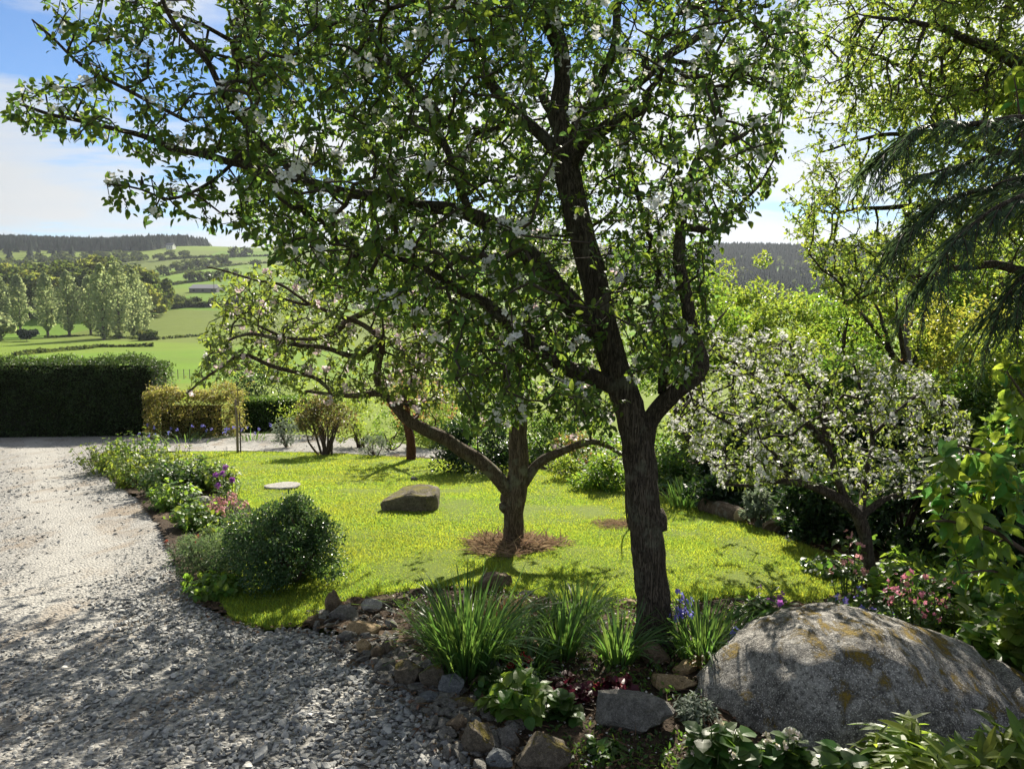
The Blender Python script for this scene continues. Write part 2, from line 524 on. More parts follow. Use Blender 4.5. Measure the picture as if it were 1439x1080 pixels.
# --- materials of the ground
def gravel_mat():
    m, nt, N, L = newmat('gravel')
    co = nd(N, 'ShaderNodeTexCoord').outputs['Object']
    v = nd(N, 'ShaderNodeTexVoronoi'); v.inputs['Scale'].default_value = 55; L.new(co, v.inputs['Vector'])
    sxx = nd(N, 'ShaderNodeSeparateColor'); L.new(v.outputs['Color'], sxx.inputs[0])
    st = ramp(N, L, sxx.outputs[0], [(0, (.14, .138, .13)), (.5, (.24, .235, .22)), (.85, (.33, .32, .295)), (1, (.48, .46, .43))])
    n1 = noise(N, L, co, 1.6, 6, .6); n2 = noise(N, L, co, 130, 3, .6)
    dust = mix(N, L, n2, (.19, .183, .165), (.335, .328, .305))
    col = mix(N, L, ramp(N, L, n1, [(.42, 0.05), (.66, .65)]), st, dust)
    tk = nd(N, 'ShaderNodeAttribute', attribute_name='track').outputs['Fac']
    n8 = noise(N, L, co, 6, 6, .65)
    tm = nd(N, 'ShaderNodeMath', operation='MULTIPLY'); L.new(tk, tm.inputs[0]); L.new(ramp(N, L, n8, [(.3, .35), (.6, 1.0)]), tm.inputs[1])
    col = mix(N, L, tm.outputs[0], col, mix(N, L, n2, (.25, .24, .215), (.42, .41, .38)))
    n5 = noise(N, L, mapping(N, L, co, (1.0, .35, 1)), 3.1, 6, .62, .6)
    col = mix(N, L, ramp(N, L, n5, [(.52, 0.0), (.68, .65)]), col, (.20, .15, .10))
    ed = ramp(N, L, v.outputs['Distance'], [(0, 1.0), (.75, 0.0)])
    hh = nd(N, 'ShaderNodeMath', operation='MULTIPLY_ADD'); L.new(n2, hh.inputs[0]); hh.inputs[1].default_value = .5; L.new(ed, hh.inputs[2])
    finish(N, L, col, .9, bump(N, L, hh.outputs[0], .9, .012), .2)
    return m


def soil_mat():
    m, nt, N, L = newmat('soil')
    co = nd(N, 'ShaderNodeTexCoord').outputs['Object']
    n1 = noise(N, L, co, 28, 8, .7); n2 = noise(N, L, co, 2.2, 4, .6); n3 = noise(N, L, co, 120, 4, .65)
    col = mix(N, L, ramp(N, L, n1, [(.35, 0.0), (.7, 1.0)]), (.03, .022, .016), (.115, .085, .06))
    col = mix(N, L, ramp(N, L, n2, [(.5, 0.0), (.7, .6)]), col, (.16, .115, .075))
    col = mix(N, L, ramp(N, L, n3, [(.62, 0.0), (.72, .6)]), col, (.26, .21, .16))
    hh = nd(N, 'ShaderNodeMath', operation='MULTIPLY_ADD'); L.new(n3, hh.inputs[0]); hh.inputs[1].default_value = .5; L.new(n1, hh.inputs[2])
    finish(N, L, col, .95, bump(N, L, hh.outputs[0], 1.0, .03), .1)
    return m


def turf_mat():
    m, nt, N, L = newmat('turf')
    co = nd(N, 'ShaderNodeTexCoord').outputs['Object']
    n1 = noise(N, L, co, 1.1, 6, .6); n2 = noise(N, L, co, 45, 5, .7)
    col = mix(N, L, n2, (.10, .145, .02), (.17, .22, .033))
    col = mix(N, L, ramp(N, L, n1, [(.5, 0.0), (.8, .5)]), col, (.17, .20, .045))
    finish(N, L, col, .9, bump(N, L, n2, .8, .03), .1)
    return m


def field_mat():
    m, nt, N, L = newmat('pasture')
    co = nd(N, 'ShaderNodeTexCoord').outputs['Object']
    v = nd(N, 'ShaderNodeTexVoronoi'); v.inputs['Scale'].default_value = 1.0
    L.new(mapping(N, L, co, (.0095, .0075, 0)), v.inputs['Vector'])
    s2 = nd(N, 'ShaderNodeSeparateColor'); L.new(v.outputs['Color'], s2.inputs[0])
    tint = ramp(N, L, s2.outputs[0], [(0, (.09, .19, .012)), (.4, (.125, .23, .014)), (.7, (.145, .205, .022)), (1, (.11, .14, .028))])
    n1 = noise(N, L, co, .03, 6, .6); n2 = noise(N, L, co, .4, 5, .65)
    col = mix(N, L, ramp(N, L, n1, [(.35, 0.0), (.7, .6)]), tint, (.085, .12, .025))
    col = mix(N, L, ramp(N, L, n2, [(.4, 0.0), (.75, .55)]), col, (.15, .19, .04))
    finish(N, L, col, .95, bump(N, L, n2, .4, .5), .05)
    return m


M_GRAVEL, M_SOIL, M_TURF, M_FIELD = gravel_mat(), soil_mat(), turf_mat(), field_mat()

# --- the ground: one polar sheet to the horizon, a little lower under the garden patches
rr = np.concatenate([np.arange(.5, 20, .8), np.geomspace(20, 9000, 150)])
aa = np.linspace(-math.pi, math.pi, 289)[:-1]
RR, AA = np.meshgrid(rr, aa, indexing='ij')
X = RR * np.sin(AA); Y = RR * np.cos(AA)
Z = H(X, Y) - .07 * ((X > -13) & (X < 11) & (Y < 19.5) & (Y > -4))
na = len(aa); i, j = np.meshgrid(np.arange(len(rr) - 1), np.arange(na), indexing='ij'); j2 = (j + 1) % na
F = np.stack([i * na + j, i * na + j2, (i + 1) * na + j2, (i + 1) * na + j], -1).reshape(-1, 4)[:, ::-1]
g = Geo(); V = np.stack([X, Y, Z], -1).reshape(-1, 3)
g.add(np.concatenate([V, [[0, 0, -.07]]]), [F, np.stack([np.full(na, len(V)), np.arange(na), (np.arange(na) + 1) % na], 1)[:, ::-1]])
solo('ground', g, M_FIELD, (0, 0, 0), kind='structure', smooth=True)

ys = np.concatenate([np.arange(-1.0, 6.5, .045), np.arange(6.5, 11, .08), np.arange(11, 19, .15)])
in_lawn = lambda x, y: inside(LAWN, x, y)
in_drive = lambda x, y: inside(DRIVE, x, y) & ~inside(LAWN, x, y)
grid_zone('lawn', in_lawn, ys, .05, lambda X, Y: .018 * vnoise(X, Y, 3, 1) + .02 * sstep(0, .25, pdist(LAWN, X, Y)), M_TURF, 'structure')
grid_zone('gravel_drive', in_drive, ys, .05, lambda X, Y: .012 * vnoise(X, Y, 2.2, 2) + .006 * vnoise(X, Y, 9, 3) - .01, M_GRAVEL, 'structure', x0=-12.5)
me = bpy.data.objects['gravel_drive'].data; co_ = np.empty(len(me.vertices) * 3, np.float32); me.vertices.foreach_get('co', co_); co_ = co_.reshape(-1, 3)
at_ = me.attributes.new('track', 'FLOAT', 'POINT'); at_.data.foreach_set('value', track(co_[:, 0], co_[:, 1]).astype(np.float32))
grid_zone('soil', lambda x, y: ~in_lawn(x, y) & ~in_drive(x, y) & (y < 11.5 + .8 * vnoise(x, y, .8, 6)), ys, .05, lambda X, Y: .035 * vnoise(X, Y, 5, 4) + .02 * vnoise(X, Y, 14, 5) - .01, M_SOIL, 'structure', x1=10)

# --- grass blades on the lawn
def blades(pts, hgt, wid, lean=.5, out=None):
    n = len(pts); a = rng.uniform(0, 2 * math.pi, n); sd_ = np.stack([np.cos(a), np.sin(a), np.zeros(n)], 1)
    b = rng.uniform(0, 2 * math.pi, n); ln = np.stack([np.cos(b), np.sin(b), np.zeros(n)], 1) * (rng.uniform(.1, lean, n) * hgt)[:, None]
    up = np.array([0, 0, 1.0]) * hgt[:, None]; w = sd_ * wid[:, None] * .5
    mid = pts + ln * .35 + up * .6
    V = np.stack([pts - w, pts + w, mid - w * .8, mid + w * .8, pts + ln + up * .95], 1).reshape(-1, 3)
    o = (np.arange(n) * 5)[:, None]
    return V, [o + np.array([[0, 1, 3, 2]]), o + np.array([[2, 3, 4]])]


def scatter(poly, n, dens=None):
    lo = poly.min(0); hi = poly.max(0)
    q = rng.uniform(0, 1, (n, 2)) * (hi - lo) + lo
    k = inside(poly, q[:, 0], q[:, 1])
    if dens is not None: k &= rng.uniform(0, 1, n) < dens(q[:, 0], q[:, 1])
    return q[k]


def on_ground(q, dz=0.0):
    return np.column_stack([q, H(q[:, 0], q[:, 1]) + dz])


M_GRASS = leafmat('grass_blade', (.105, .17, .025), (.49, .62, .055), trans=.5, var=.55, hue=.05, rough=.5, c2=(.115, .16, .03))
def patchy(m, sc, tint, amt):
    """sward of mixed grasses: drift the leaf colours towards tint in patches"""
    N, L = m.node_tree.nodes, m.node_tree.links
    co = nd(N, 'ShaderNodeTexCoord').outputs['Object']
    f = ramp(N, L, noise(N, L, co, sc, 5, .62, .4), [(.42, 0.0), (.62, amt)])
    for h in [n for n in N if n.type == 'HUE_SAT']:
        for lk in list(h.outputs[0].links):
            to = lk.to_socket; c = mix(N, L, f, h.outputs[0], tint, 'MULTIPLY'); L.new(c, to)


patchy(M_GRASS, 1.7, (.75, .88, .9), .7)
patchy(M_GRASS, .7, (1.0, .88, .9), .8)
q = scatter(LAWN, 1300000, lambda x, y: np.clip(24 / y ** 2, .16, .95))
pn = vnoise(q[:, 0], q[:, 1], 1.3, 11); pn2 = vnoise(q[:, 0], q[:, 1], 5, 12)
q = q[rng.uniform(0, 1, len(q)) < .8 + .3 * pn2]
pn = vnoise(q[:, 0], q[:, 1], 1.3, 11) * .6 + vnoise(q[:, 0], q[:, 1], 5, 12) * .4
hg = (.014 + .016 * pn) * rng.uniform(.6, 1.3, len(q)); wd = np.maximum(.0028, .0009 * q[:, 1]) * rng.uniform(.7, 1.2, len(q))
g = Geo(); g.add(*blades(on_ground(q, .022), hg, wd, .9))
# longer fringe where the mower does not reach
e = scatter(LAWN, 300000, lambda x, y: (pdist(LAWN, x, y) < .13) * .8)
g.add(*blades(on_ground(e, .01), rng.uniform(.02, .06, len(e)), np.full(len(e), .0045), .8))
solo('grass', g, M_GRASS, (0, 0, 0), kind='stuff', label='short sunlit lawn grass between the drive and the beds', cat='grass')

# daisies and fallen petals
q = scatter(LAWN, 500, lambda x, y: (vnoise(x, y, 1.6, 21) > .62) * .8 * (y < 8))
M_PETAL = leafmat('white_petal', (.72, .70, .68), (.7, .68, .66), trans=.35, var=.2, hue=.01, rough=.6)
g = Geo(); k = len(q); g.add(*inst(leaf_s(1.2), frames(nrm(np.column_stack([rng.normal(size=(k, 2)), np.zeros(k)])), np.tile([0, 0, 1.0], (k, 1)) + rdir(k) * .3), on_ground(q, .045), rng.uniform(.008, .015, k)))
BED = poly_world([(430, 900), (560, 838), (700, 836), (900, 850), (1080, 850), (1000, 1000), (960, 1080), (800, 1100), (680, 1040), (560, 930)])
q = scatter(BED, 1500); k = len(q)
g.add(*inst(leaf_s(1.0), frames(nrm(np.column_stack([rng.normal(size=(k, 2)), np.zeros(k)])), np.tile([0, 0, 1.0], (k, 1)) + rdir(k) * .5), on_ground(q, .03), rng.uniform(.006, .015, k)))
solo('fallen_petals', g, M_PETAL, (0, 0, 0), kind='stuff', label='small white petals fallen on the soil bed and the lawn', cat='petals')

# dead leaves, bark chips and twigs on the soil
M_LITTER = leafmat('leaf_litter', (.13, .085, .05), (.2, .12, .05), trans=.15, var=.9, hue=.06, rough=.8, c2=(.045, .03, .022))
SOILP = np.concatenate([scatter(np.array([[-2.2, 1.5], [3.6, 1.5], [4.5, 7], [1.5, 9], [-2.5, 9]]), 52000)])
SOILP = SOILP[~in_lawn(SOILP[:, 0], SOILP[:, 1]) & (~in_drive(SOILP[:, 0], SOILP[:, 1]) | (pdist(DRIVE, SOILP[:, 0], SOILP[:, 1]) < .1 * rng.uniform(0, 1.6, len(SOILP))))]
k = len(SOILP); g = Geo()
g.add(*inst(leaf_s(.55), frames(nrm(np.column_stack([rng.normal(size=(k, 2)), rng.normal(size=k) * .3])), np.tile([0, 0, 1.0], (k, 1)) + rdir(k) * .7), on_ground(SOILP, .026) + rng.normal(0, .006, (k, 3)), rng.uniform(.008, .032, k)))
k = 2600; q = SOILP[rng.integers(0, len(SOILP), k)]
g.add(*inst(leaf_s(.07), frames(nrm(np.column_stack([rng.normal(size=(k, 2)), rng.normal(size=k) * .2])), rdir(k)), on_ground(q, .034), rng.uniform(.03, .11, k)))
solo('leaf_litter', g, M_LITTER, (0, 0, 0), kind='stuff', label='brown leaf litter and twigs on the soil bed', cat='leaf litter')

# --- loose stones of the drive
def chip(seed):
    r = np.random.default_rng(seed); import bmesh as bm_
    b = bm_.new(); sc = np.array([1, r.uniform(.55, .9), r.uniform(.3, .55)])
    for p in nrm(r.normal(size=(13, 3))) * r.uniform(.8, 1.05, (13, 1)) * sc: b.verts.new(p)
    bm_.ops.convex_hull(b, input=b.verts); bm_.ops.triangulate(b, faces=b.faces)
    b.verts.index_update(); b.verts.ensure_lookup_table()
    lo = [v for v in b.verts if v.link_faces]; ix = {v: n for n, v in enumerate(lo)}
    V = np.array([v.co[:] for v in lo]); F = np.array([[ix[v] for v in f.verts] for f in b.faces]); b.free()
    return V, [F]


def chip_mat():
    m, nt, N, L = newmat('slate_chip')
    ge = nd(N, 'ShaderNodeNewGeometry')
    co = nd(N, 'ShaderNodeTexCoord').outputs['Object']
    c = ramp(N, L, ge.outputs['Random Per Island'], [(0, (.13, .135, .137)), (.3, (.235, .246, .25)), (.62, (.33, .34, .34)), (.8, (.41, .40, .37)), (.93, (.52, .51, .49)), (1, (.68, .66, .62))])
    n1 = noise(N, L, co, 70, 5, .65)
    c = mix(N, L, ramp(N, L, n1, [(.35, .45), (.7, 0.0)]), c, (.12, .115, .10))
    finish(N, L, c, .75, bump(N, L, n1, .5, .006), .3)
    return m


chips = [chip(s) for s in range(7)]
EDGE = poly_world([(700, 1150), (655, 1060), (622, 1015), (590, 985), (545, 945), (500, 918), (470, 893), (425, 884), (372, 888), (322, 872)])


_ex = np.interp(np.linspace(0, 9, 60), range(10), EDGE[:, 0]); _ey = np.interp(np.linspace(0, 9, 60), range(10), EDGE[:, 1])


def edge_d(x, y):
    return np.min(np.hypot(x[:, None] - _ex[None], y[:, None] - _ey[None]), axis=1)


g = Geo()


def stones(n, box, dens, size):
    q = rng.uniform(0, 1, (n, 2)) * [box[1] - box[0], box[3] - box[2]] + [box[0], box[2]]
    q = q[in_drive(q[:, 0], q[:, 1])]
    q = q[rng.uniform(0, 1, len(q)) < dens(q[:, 0], q[:, 1])]
    s = size(q[:, 0], q[:, 1]) * rng.lognormal(0, .33, len(q))
    ch = rng.integers(0, len(chips), len(q))
    up = np.tile([0, 0, 1.0], (len(q), 1)) + rdir(len(q)) * .45
    Mx = frames(nrm(np.column_stack([rng.normal(size=(len(q), 2)), rng.normal(0, .2, len(q))])), up)
    loc = on_ground(q, 0) + np.column_stack([np.zeros((len(q), 2)), s * rng.uniform(.05, .55, len(q))])
    for k in range(len(chips)):
        w = ch == k
        g.add(*inst(chips[k], Mx[w], loc[w], s[w]))


stones(80000, (-4.5, .6, 1.9, 8.0), lambda x, y: (1 - .85 * sstep(.4, 2.6, edge_d(x, y) + .9 * vnoise(x, y, 1.5, 33) - .45)) * (1 - sstep(3.0, 7.5, y + 2.0 * vnoise(x, y, 1.1, 34) - 1.0)) * (1 - .93 * track(x, y)), lambda x, y: .0135 - .006 * sstep(.3, 1.9, edge_d(x, y)))
stones(60000, (-7, .6, 2.2, 12.0), lambda x, y: (.16 + .8 * vnoise(x, y, 1.2, 31) ** 1.4) * (.5 + .5 * (edge_d(x, y) < .9)) * (1 - .85 * track(x, y)), lambda x, y: .0065 + .0008 * y)
stones(7000, (-10, 1.5, 8, 16), lambda x, y: .4 + 0 * x, lambda x, y: .012 + 0 * y)
M_CHIP = chip_mat()
solo('gravel', g, M_CHIP, (0, 0, 0), kind='stuff', label='loose grey slate gravel spread over the drive', cat='gravel')
# ---------------------------------------------------------------- branching crowns
def grow(limb_pts, limb_rad, pts, bf=.25, rtip=.0016, rexp=.42, rmax=.02):
    """join scattered crown points to the limbs by the cheapest twigs; returns nodes, parents, radii, directions"""
    n0 = len(limb_pts); n = len(pts)
    A = np.concatenate([limb_pts, pts]); par = np.full(n0 + n, -1); plen = np.zeros(n0 + n)
    best = np.full(n, 1e9); bp = np.zeros(n, int)
    for s in range(0, n0, 400):
        d = np.linalg.norm(pts[:, None] - limb_pts[None, s:s + 400], axis=2)
        j = d.argmin(1); dm = d[np.arange(n), j]; k = dm < best
        best[k] = dm[k]; bp[k] = j[k] + s
    done = np.zeros(n, bool); order = []
    for _ in range(n):
        c = np.where(done, 1e9, best); i = int(c.argmin()); done[i] = True; order.append(i)
        par[n0 + i] = bp[i]; plen[n0 + i] = plen[bp[i]] + np.linalg.norm(pts[i] - A[bp[i]])
        cost = np.linalg.norm(pts - pts[i], axis=1) + bf * plen[n0 + i]
        k = (cost < best) & ~done
        best[k] = cost[k]; bp[k] = n0 + i
    desc = np.ones(n0 + n)
    for i in reversed(order):
        p = par[n0 + i]
        if p >= n0: desc[p] += desc[n0 + i]
    rad = np.minimum(rtip * desc ** rexp, rmax)
    return A, par, rad, desc, n0, order


def twigs_geo(A, par, rad, desc, n0, order, gnarl=.10, sides=5):
    """tubes along the heavy chains; also returns points and directions along the twigs for leaves"""
    g = Geo(); kids = {}
    for i in order: kids.setdefault(par[n0 + i], []).append(n0 + i)
    LP = []; LD = []
    starts = [(c, p) for p in kids if p < n0 for c in kids[p]]
    while starts:
        c, p = starts.pop()
        ch = [A[p]]; rr_ = [min(rad[c] * 1.15, .03)]
        while True:
            a = ch[-1]; b = A[c]; ln = np.linalg.norm(b - a)
            k = 2 if ln > .07 else 1
            for t in np.linspace(0, 1, k + 1)[1:-1]:
                q = a * (1 - t) + b * t + rng.normal(0, gnarl * ln, 3); ch.append(q); rr_.append(rad[c])
                LP.append(q); LD.append(b - a)
            ch.append(b); rr_.append(rad[c]); LP.append(b); LD.append(b - a)
            ks = kids.get(c, [])
            if not ks: break
            ks = sorted(ks, key=lambda q: -desc[q])
            for q in ks[1:]: starts.append((q, c))
            c = ks[0]
        tube(g, ch, rr_, 4 if rr_[0] < .006 else sides)
    return g, np.array(LP), nrm(np.array(LD))


def crown_pts(poly, n, yr, keep=None, pw=1.0):
    """points in the volume seen through a photo outline between two distances"""
    poly = np.array(poly, float); lo = poly.min(0); hi = poly.max(0); out = []
    while len(out) < n:
        q = rng.uniform(0, 1, (4000, 2)) * (hi - lo) + lo
        q = q[inside(poly, q[:, 0], q[:, 1])]
        for px, py in q:
            t = np.clip(rng.normal(.5, .25), 0, 1)
            p = P(px, py, yr[0] + (yr[1] - yr[0]) * t)
            if keep is None or rng.uniform() < keep(px, py, p):
                out.append(p)
            if len(out) >= n: break
    return np.array(out)


def petal_flower(n=5, w=.95, cup=.35):
    """flat five-petalled blossom, unit radius"""
    V = []; F = []
    for k in range(n):
        a = 2 * math.pi * k / n; c, s = math.cos(a), math.sin(a); b = len(V)
        for r, t, z in ((.08, 0, 0), (.55, -.42 * w, cup * .4), (1.0, -.22 * w, cup), (1.0, .22 * w, cup), (.55, .42 * w, cup * .4)):
            V.append((r * c - t * s, r * s + t * c, z))
        F.append((b, b + 1, b + 2, b + 3, b + 4))
    return np.array(V, float), [np.array(F)]


FLOWER = petal_flower()


def blossoms(g, pts, k, size, clus=.03):
    idx = np.repeat(np.arange(len(pts)), rng.integers(k[0], k[1] + 1, len(pts))); n = len(idx)
    off = rdir(n) * clus * rng.uniform(.4, 1.2, (n, 1))
    nz = nrm(off / clus + np.array([0, -.25, .35]) + rdir(n) * .4)
    x = nrm(np.cross(nz, rdir(n))); M = np.stack([x, np.cross(nz, x), nz], -1)
    g.add(*inst(FLOWER, M, pts[idx] + off, rng.uniform(size[0], size[1], n)))


def limb_lines(spec):
    out = []
    for ln in spec:
        pts = np.array([P(a, b, y) for a, b, y, w in ln]); rad = np.array([w * y / FPX / 2 for a, b, y, w in ln])
        out.append((pts, rad))
    return out


def build_limbs(root, lines, m, trunk_n=1, step=.05, wob=.13, sides=16, trunk_extra=None):
    allp = []; allr = []
    for i, (p, r) in enumerate(lines):
        q, s = smooth_line(p, r, step)
        if i >= trunk_n:
            ln = np.linalg.norm(np.diff(q, axis=0), axis=1).sum()
            q = q + np.stack([np.array(mnoise.noise_vector(Vector(v * 5.0 + i))) for v in q]) * .018 * np.clip(np.arange(len(q)) / 6, 0, 1)[:, None]
        sd_ = sides if i < trunk_n else (12 if r.max() > .03 else 8)
        g = Geo(); tube(g, q, s, sd_, True, wob if r.max() > .02 else .06, seed=i * 3.1)
        if i == 0 and trunk_extra: trunk_extra(g)
        part('trunk' if i < trunk_n else 'limb', g, m, root, True)
        allp.append(q); allr.append(s)
    return allp, allr


def knot(g, c, d, r, seed=0):
    V, F = ico(2); d = nrm(d); q = V.copy()
    for k, v in enumerate(V): q[k] = v * (1 + .35 * mnoise.noise(Vector(v * 1.7 + seed)))
    g.add(q * r + np.asarray(c), F)


_ic = {}


def ico(n):
    if n not in _ic:
        import bmesh as bm_
        b = bm_.new(); bm_.ops.create_icosphere(b, subdivisions=n, radius=1)
        b.verts.index_update()
        _ic[n] = (np.array([v.co[:] for v in b.verts]), [np.array([[v.index for v in f.verts] for f in b.faces])]); b.free()
    return _ic[n]


M_BARK = barkmat('apple_bark', (.062, .050, .041), (.158, .128, .10), (.17, .17, .13))
M_BARK2 = barkmat('apple_bark_lichen', (.10, .075, .055), (.27, .205, .15), (.25, .25, .17), lich=.52)
M_TWIG = plain('twig', (.055, .042, .034), .85, .4, 40, .4, .003)
M_APPLE = leafmat('apple_leaf', (.037, .064, .021), (.22, .35, .04), trans=.45, var=.6, hue=.05, rough=.55, spec=.22, c2=(.075, .12, .03))
M_APPLE2 = leafmat('pale_apple_leaf', (.075, .11, .03), (.33, .45, .06), trans=.45, var=.5, hue=.05, rough=.5, c2=(.10, .12, .04))
M_BLOSSOM = leafmat('white_blossom', (.80, .79, .78), (.66, .66, .64), trans=.38, var=.12, hue=.01, rough=.6)
M_PINK = leafmat('pink_blossom', (.78, .60, .64), (.70, .52, .55), trans=.38, var=.2, hue=.02, rough=.6, c2=(.82, .74, .76))


def apple_tree(name, label, base, lines, crown_sets, leaf, bark, leafm, blossm, nb, bsize, k=(4, 7), bf=.22, trunk_n=1, trunk_extra=None, limb_leaf=True, group=None, mid=1.0, bark_step=.05):
    root = thing(name, label, 'tree', base, group)
    lp, lr = build_limbs(root, lines, bark, trunk_n, bark_step, trunk_extra=trunk_extra)
    LPn = np.concatenate(lp[trunk_n - 1:]); LRn = np.concatenate(lr[trunk_n - 1:])
    ok = LRn < .075
    pts = np.concatenate(crown_sets)
    A = grow(LPn[ok], LRn[ok], pts, bf)
    tg, tp, td = twigs_geo(*A)
    part('twigs', tg, M_TWIG, root, True)
    sel = rng.uniform(0, 1, len(tp)) < mid
    g = Geo(); rosette(g, tp[sel], td[sel], k, leaf, LEAF)
    part('crown', g, leafm, root, True)
    if nb:
        q = tp[rng.choice(len(tp), nb, replace=False)]
        g = Geo(); blossoms(g, q + rdir(nb) * .02, (3, 6), bsize)
        part('blossom', g, blossm, root)
    return root


# ---- the big apple tree in front
def main_tree():
    b = G(921, 905)
    t = b[1]
    L_ = [
        [(921, 918, t, 80), (920, 893, t, 57), (918, 850, t, 50), (912, 780, t, 48), (905, 720, t, 48), (900, 660, t, 47), (893, 610, t, 45), (880, 560, t, 42), (862, 510, t, 41), (846, 450, t, 39), (832, 385, t, 37), (815, 320, t + .02, 36), (800, 255, t + .05, 36), (791, 195, t + .08, 34)],
        [(905, 640, t + .02, 27), (916, 590, t, 26), (938, 558, t - .03, 25), (964, 536, t - .05, 24), (984, 514, t - .05, 23), (979, 480, t - .04, 20), (965, 430, t, 19), (956, 380, t + .05, 18), (956, 325, t + .1, 16), (966, 265, t + .18, 13), (990, 215, t + .25, 10), (1040, 195, t + .3, 7), (1070, 170, t + .35, 4)],
        [(792, 200, t + .07, 27), (787, 150, t + .1, 25), (790, 95, t + .12, 23), (776, 30, t + .15, 20), (762, -30, t + .2, 17), (750, -120, t + .25, 12), (760, -230, t + .2, 6)],
        [(800, 235, t + .05, 24), (822, 195, t - .04, 19), (850, 178, t - .12, 19), (885, 165, t - .2, 17), (908, 150, t - .22, 14), (910, 132, t - .22, 10), (925, 110, t - .3, 6)],
        [(805, 205, t + .1, 15), (815, 160, t + .16, 14), (858, 138, t + .22, 14), (893, 118, t + .25, 14), (930, 85, t + .3, 13), (975, 55, t + .36, 12), (1012, 20, t + .4, 10), (1035, -40, t + .45, 7), (1050, -120, t + .5, 4)],
        [(828, 150, t + .15, 12), (845, 110, t + .1, 12), (866, 60, t + .06, 12), (872, 5, t, 11), (876, -60, t - .05, 9), (880, -160, t - .1, 5)],
        [(790, 225, t + .05, 18), (760, 190, t + .1, 17), (715, 148, t + .2, 17), (690, 110, t + .25, 14), (665, 55, t + .3, 12), (640, 10, t + .35, 9), (620, -60, t + .4, 6)],
        [(842, 470, t, 34), (815, 440, t - .05, 32), (775, 395, t - .15, 31), (742, 360, t - .22, 30), (705, 325, t - .3, 27), (650, 298, t - .38, 20), (580, 285, t - .45, 16), (510, 274, t - .5, 14), (430, 258, t - .52, 13), (350, 232, t - .52, 11), (318, 228, t - .52, 10), (270, 216, t - .52, 9), (210, 196, t - .5, 8), (140, 178, t - .48, 6), (70, 158, t - .45, 5), (12, 146, t - .42, 3)],
        [(660, 300, t - .37, 12), (640, 250, t - .4, 11), (625, 205, t - .42, 10), (600, 150, t - .42, 9), (560, 105, t - .4, 7), (525, 50, t - .38, 5), (500, -20, t - .36, 3)],
        [(430, 260, t - .52, 10), (380, 210, t - .6, 9.5), (325, 145, t - .7, 9), (295, 95, t - .75, 8.5), (262, 55, t - .8, 8), (238, 15, t - .82, 6), (220, -40, t - .85, 4)],
        [(868, 545, t, 26), (835, 532, t - .1, 24), (795, 515, t - .2, 22), (755, 488, t - .28, 21), (715, 452, t - .36, 19), (665, 415, t - .42, 14), (610, 385, t - .5, 10), (550, 362, t - .55, 7), (480, 345, t - .6, 5)],
        [(330, 226, t - .52, 6), (310, 245, t - .56, 5), (280, 265, t - .6, 4.5), (240, 282, t - .62, 4), (200, 268, t - .64, 3), (150, 262, t - .66, 2.5)],
        [(930, 552, t - .02, 13), (934, 480, t + .1, 11), (930, 420, t + .2, 10), (918, 350, t + .28, 9), (900, 290, t + .35, 8), (885, 220, t + .4, 6), (880, 150, t + .45, 4)],
        [(960, 318, t + .1, 11), (990, 322, t + .12, 10), (1010, 325, t + .13, 9), (1030, 300, t + .16, 7), (1062, 262, t + .2, 4), (1092, 215, t + .24, 2.5)],
        [(262, 170, t - .6, 5), (190, 130, t - .62, 5), (120, 95, t - .64, 4.5), (70, 50, t - .66, 3.5), (45, 25, t - .66, 2.5)],
        [(330, 60, t - .3, 6), (250, 20, t - .4, 5), (150, -20, t - .4, 4), (60, -40, t - .4, 3)],
        [(935, 84, t + .3, 8), (1000, 95, t + .35, 6), (1060, 120, t + .4, 5), (1110, 130, t + .4, 4)],
        # limbs towards and over the photographer, above the frame
        [(780, 60, t + .12, 16), (740, -60, t - .3, 14), (700, -260, t - .8, 11), (640, -500, t - 1.2, 8), (560, -800, t - 1.5, 4)],
        [(795, 215, t + .08, 16), (770, 150, t + .5, 14), (720, 60, t + 1.0, 11), (680, 0, t + 1.4, 8), (640, -60, t + 1.7, 4)],
    ]
    lines = limb_lines(L_)
    STEM = np.array([(776, 20), (788, 110), (791, 195), (800, 255), (815, 320), (832, 385), (846, 450), (862, 510), (880, 560), (893, 610)], float)
    FORK = np.array([(957, 330), (957, 380), (966, 430), (984, 475), (993, 512), (960, 540), (920, 585)], float)

    def keep(px, py, p):
        k = 1.0
        if p[1] < t + .12:
            for ln in (STEM, FORK):
                dx = abs(np.interp(py, ln[:, 1], ln[:, 0]) - px)
                if ln[0, 1] < py < ln[-1, 1] and dx < (34 if ln is STEM else 16): k *= .10 if ln is STEM else .5
        q = mnoise.noise(Vector(p * 1.9 + 3.0)) + .5 * mnoise.noise(Vector(p * 4.1))
        k *= 1.0 if q > -.12 else .22
        if px > 850 and py < 340: k *= .62
        if px > 1000: k *= .8
        return k
    dense = [(300, -60), (330, 60), (310, 140), (330, 240), (350, 330), (430, 400), (520, 430), (610, 470), (640, 560), (660, 610), (760, 590), (865, 610), (885, 560), (905, 520), (935, 540), (985, 520), (1000, 440), (990, 370), (1010, 330),
             (1090, 260), (1100, 180), (1130, 120), (1140, 20), (1100, -60)]
    leftp = [(10, 120), (-15, 165), (60, 200), (130, 200), (230, 225), (290, 240), (340, 240), (340, 140), (300, 60), (260, 0), (60, -10), (40, 40), (130, 110)]
    low = [(130, 255), (145, 290), (200, 305), (260, 300), (300, 330), (350, 330), (340, 250), (260, 240)]
    top = [(-60, -260), (-20, -20), (300, -30), (1120, -40), (1150, -300), (700, -520), (200, -420)]
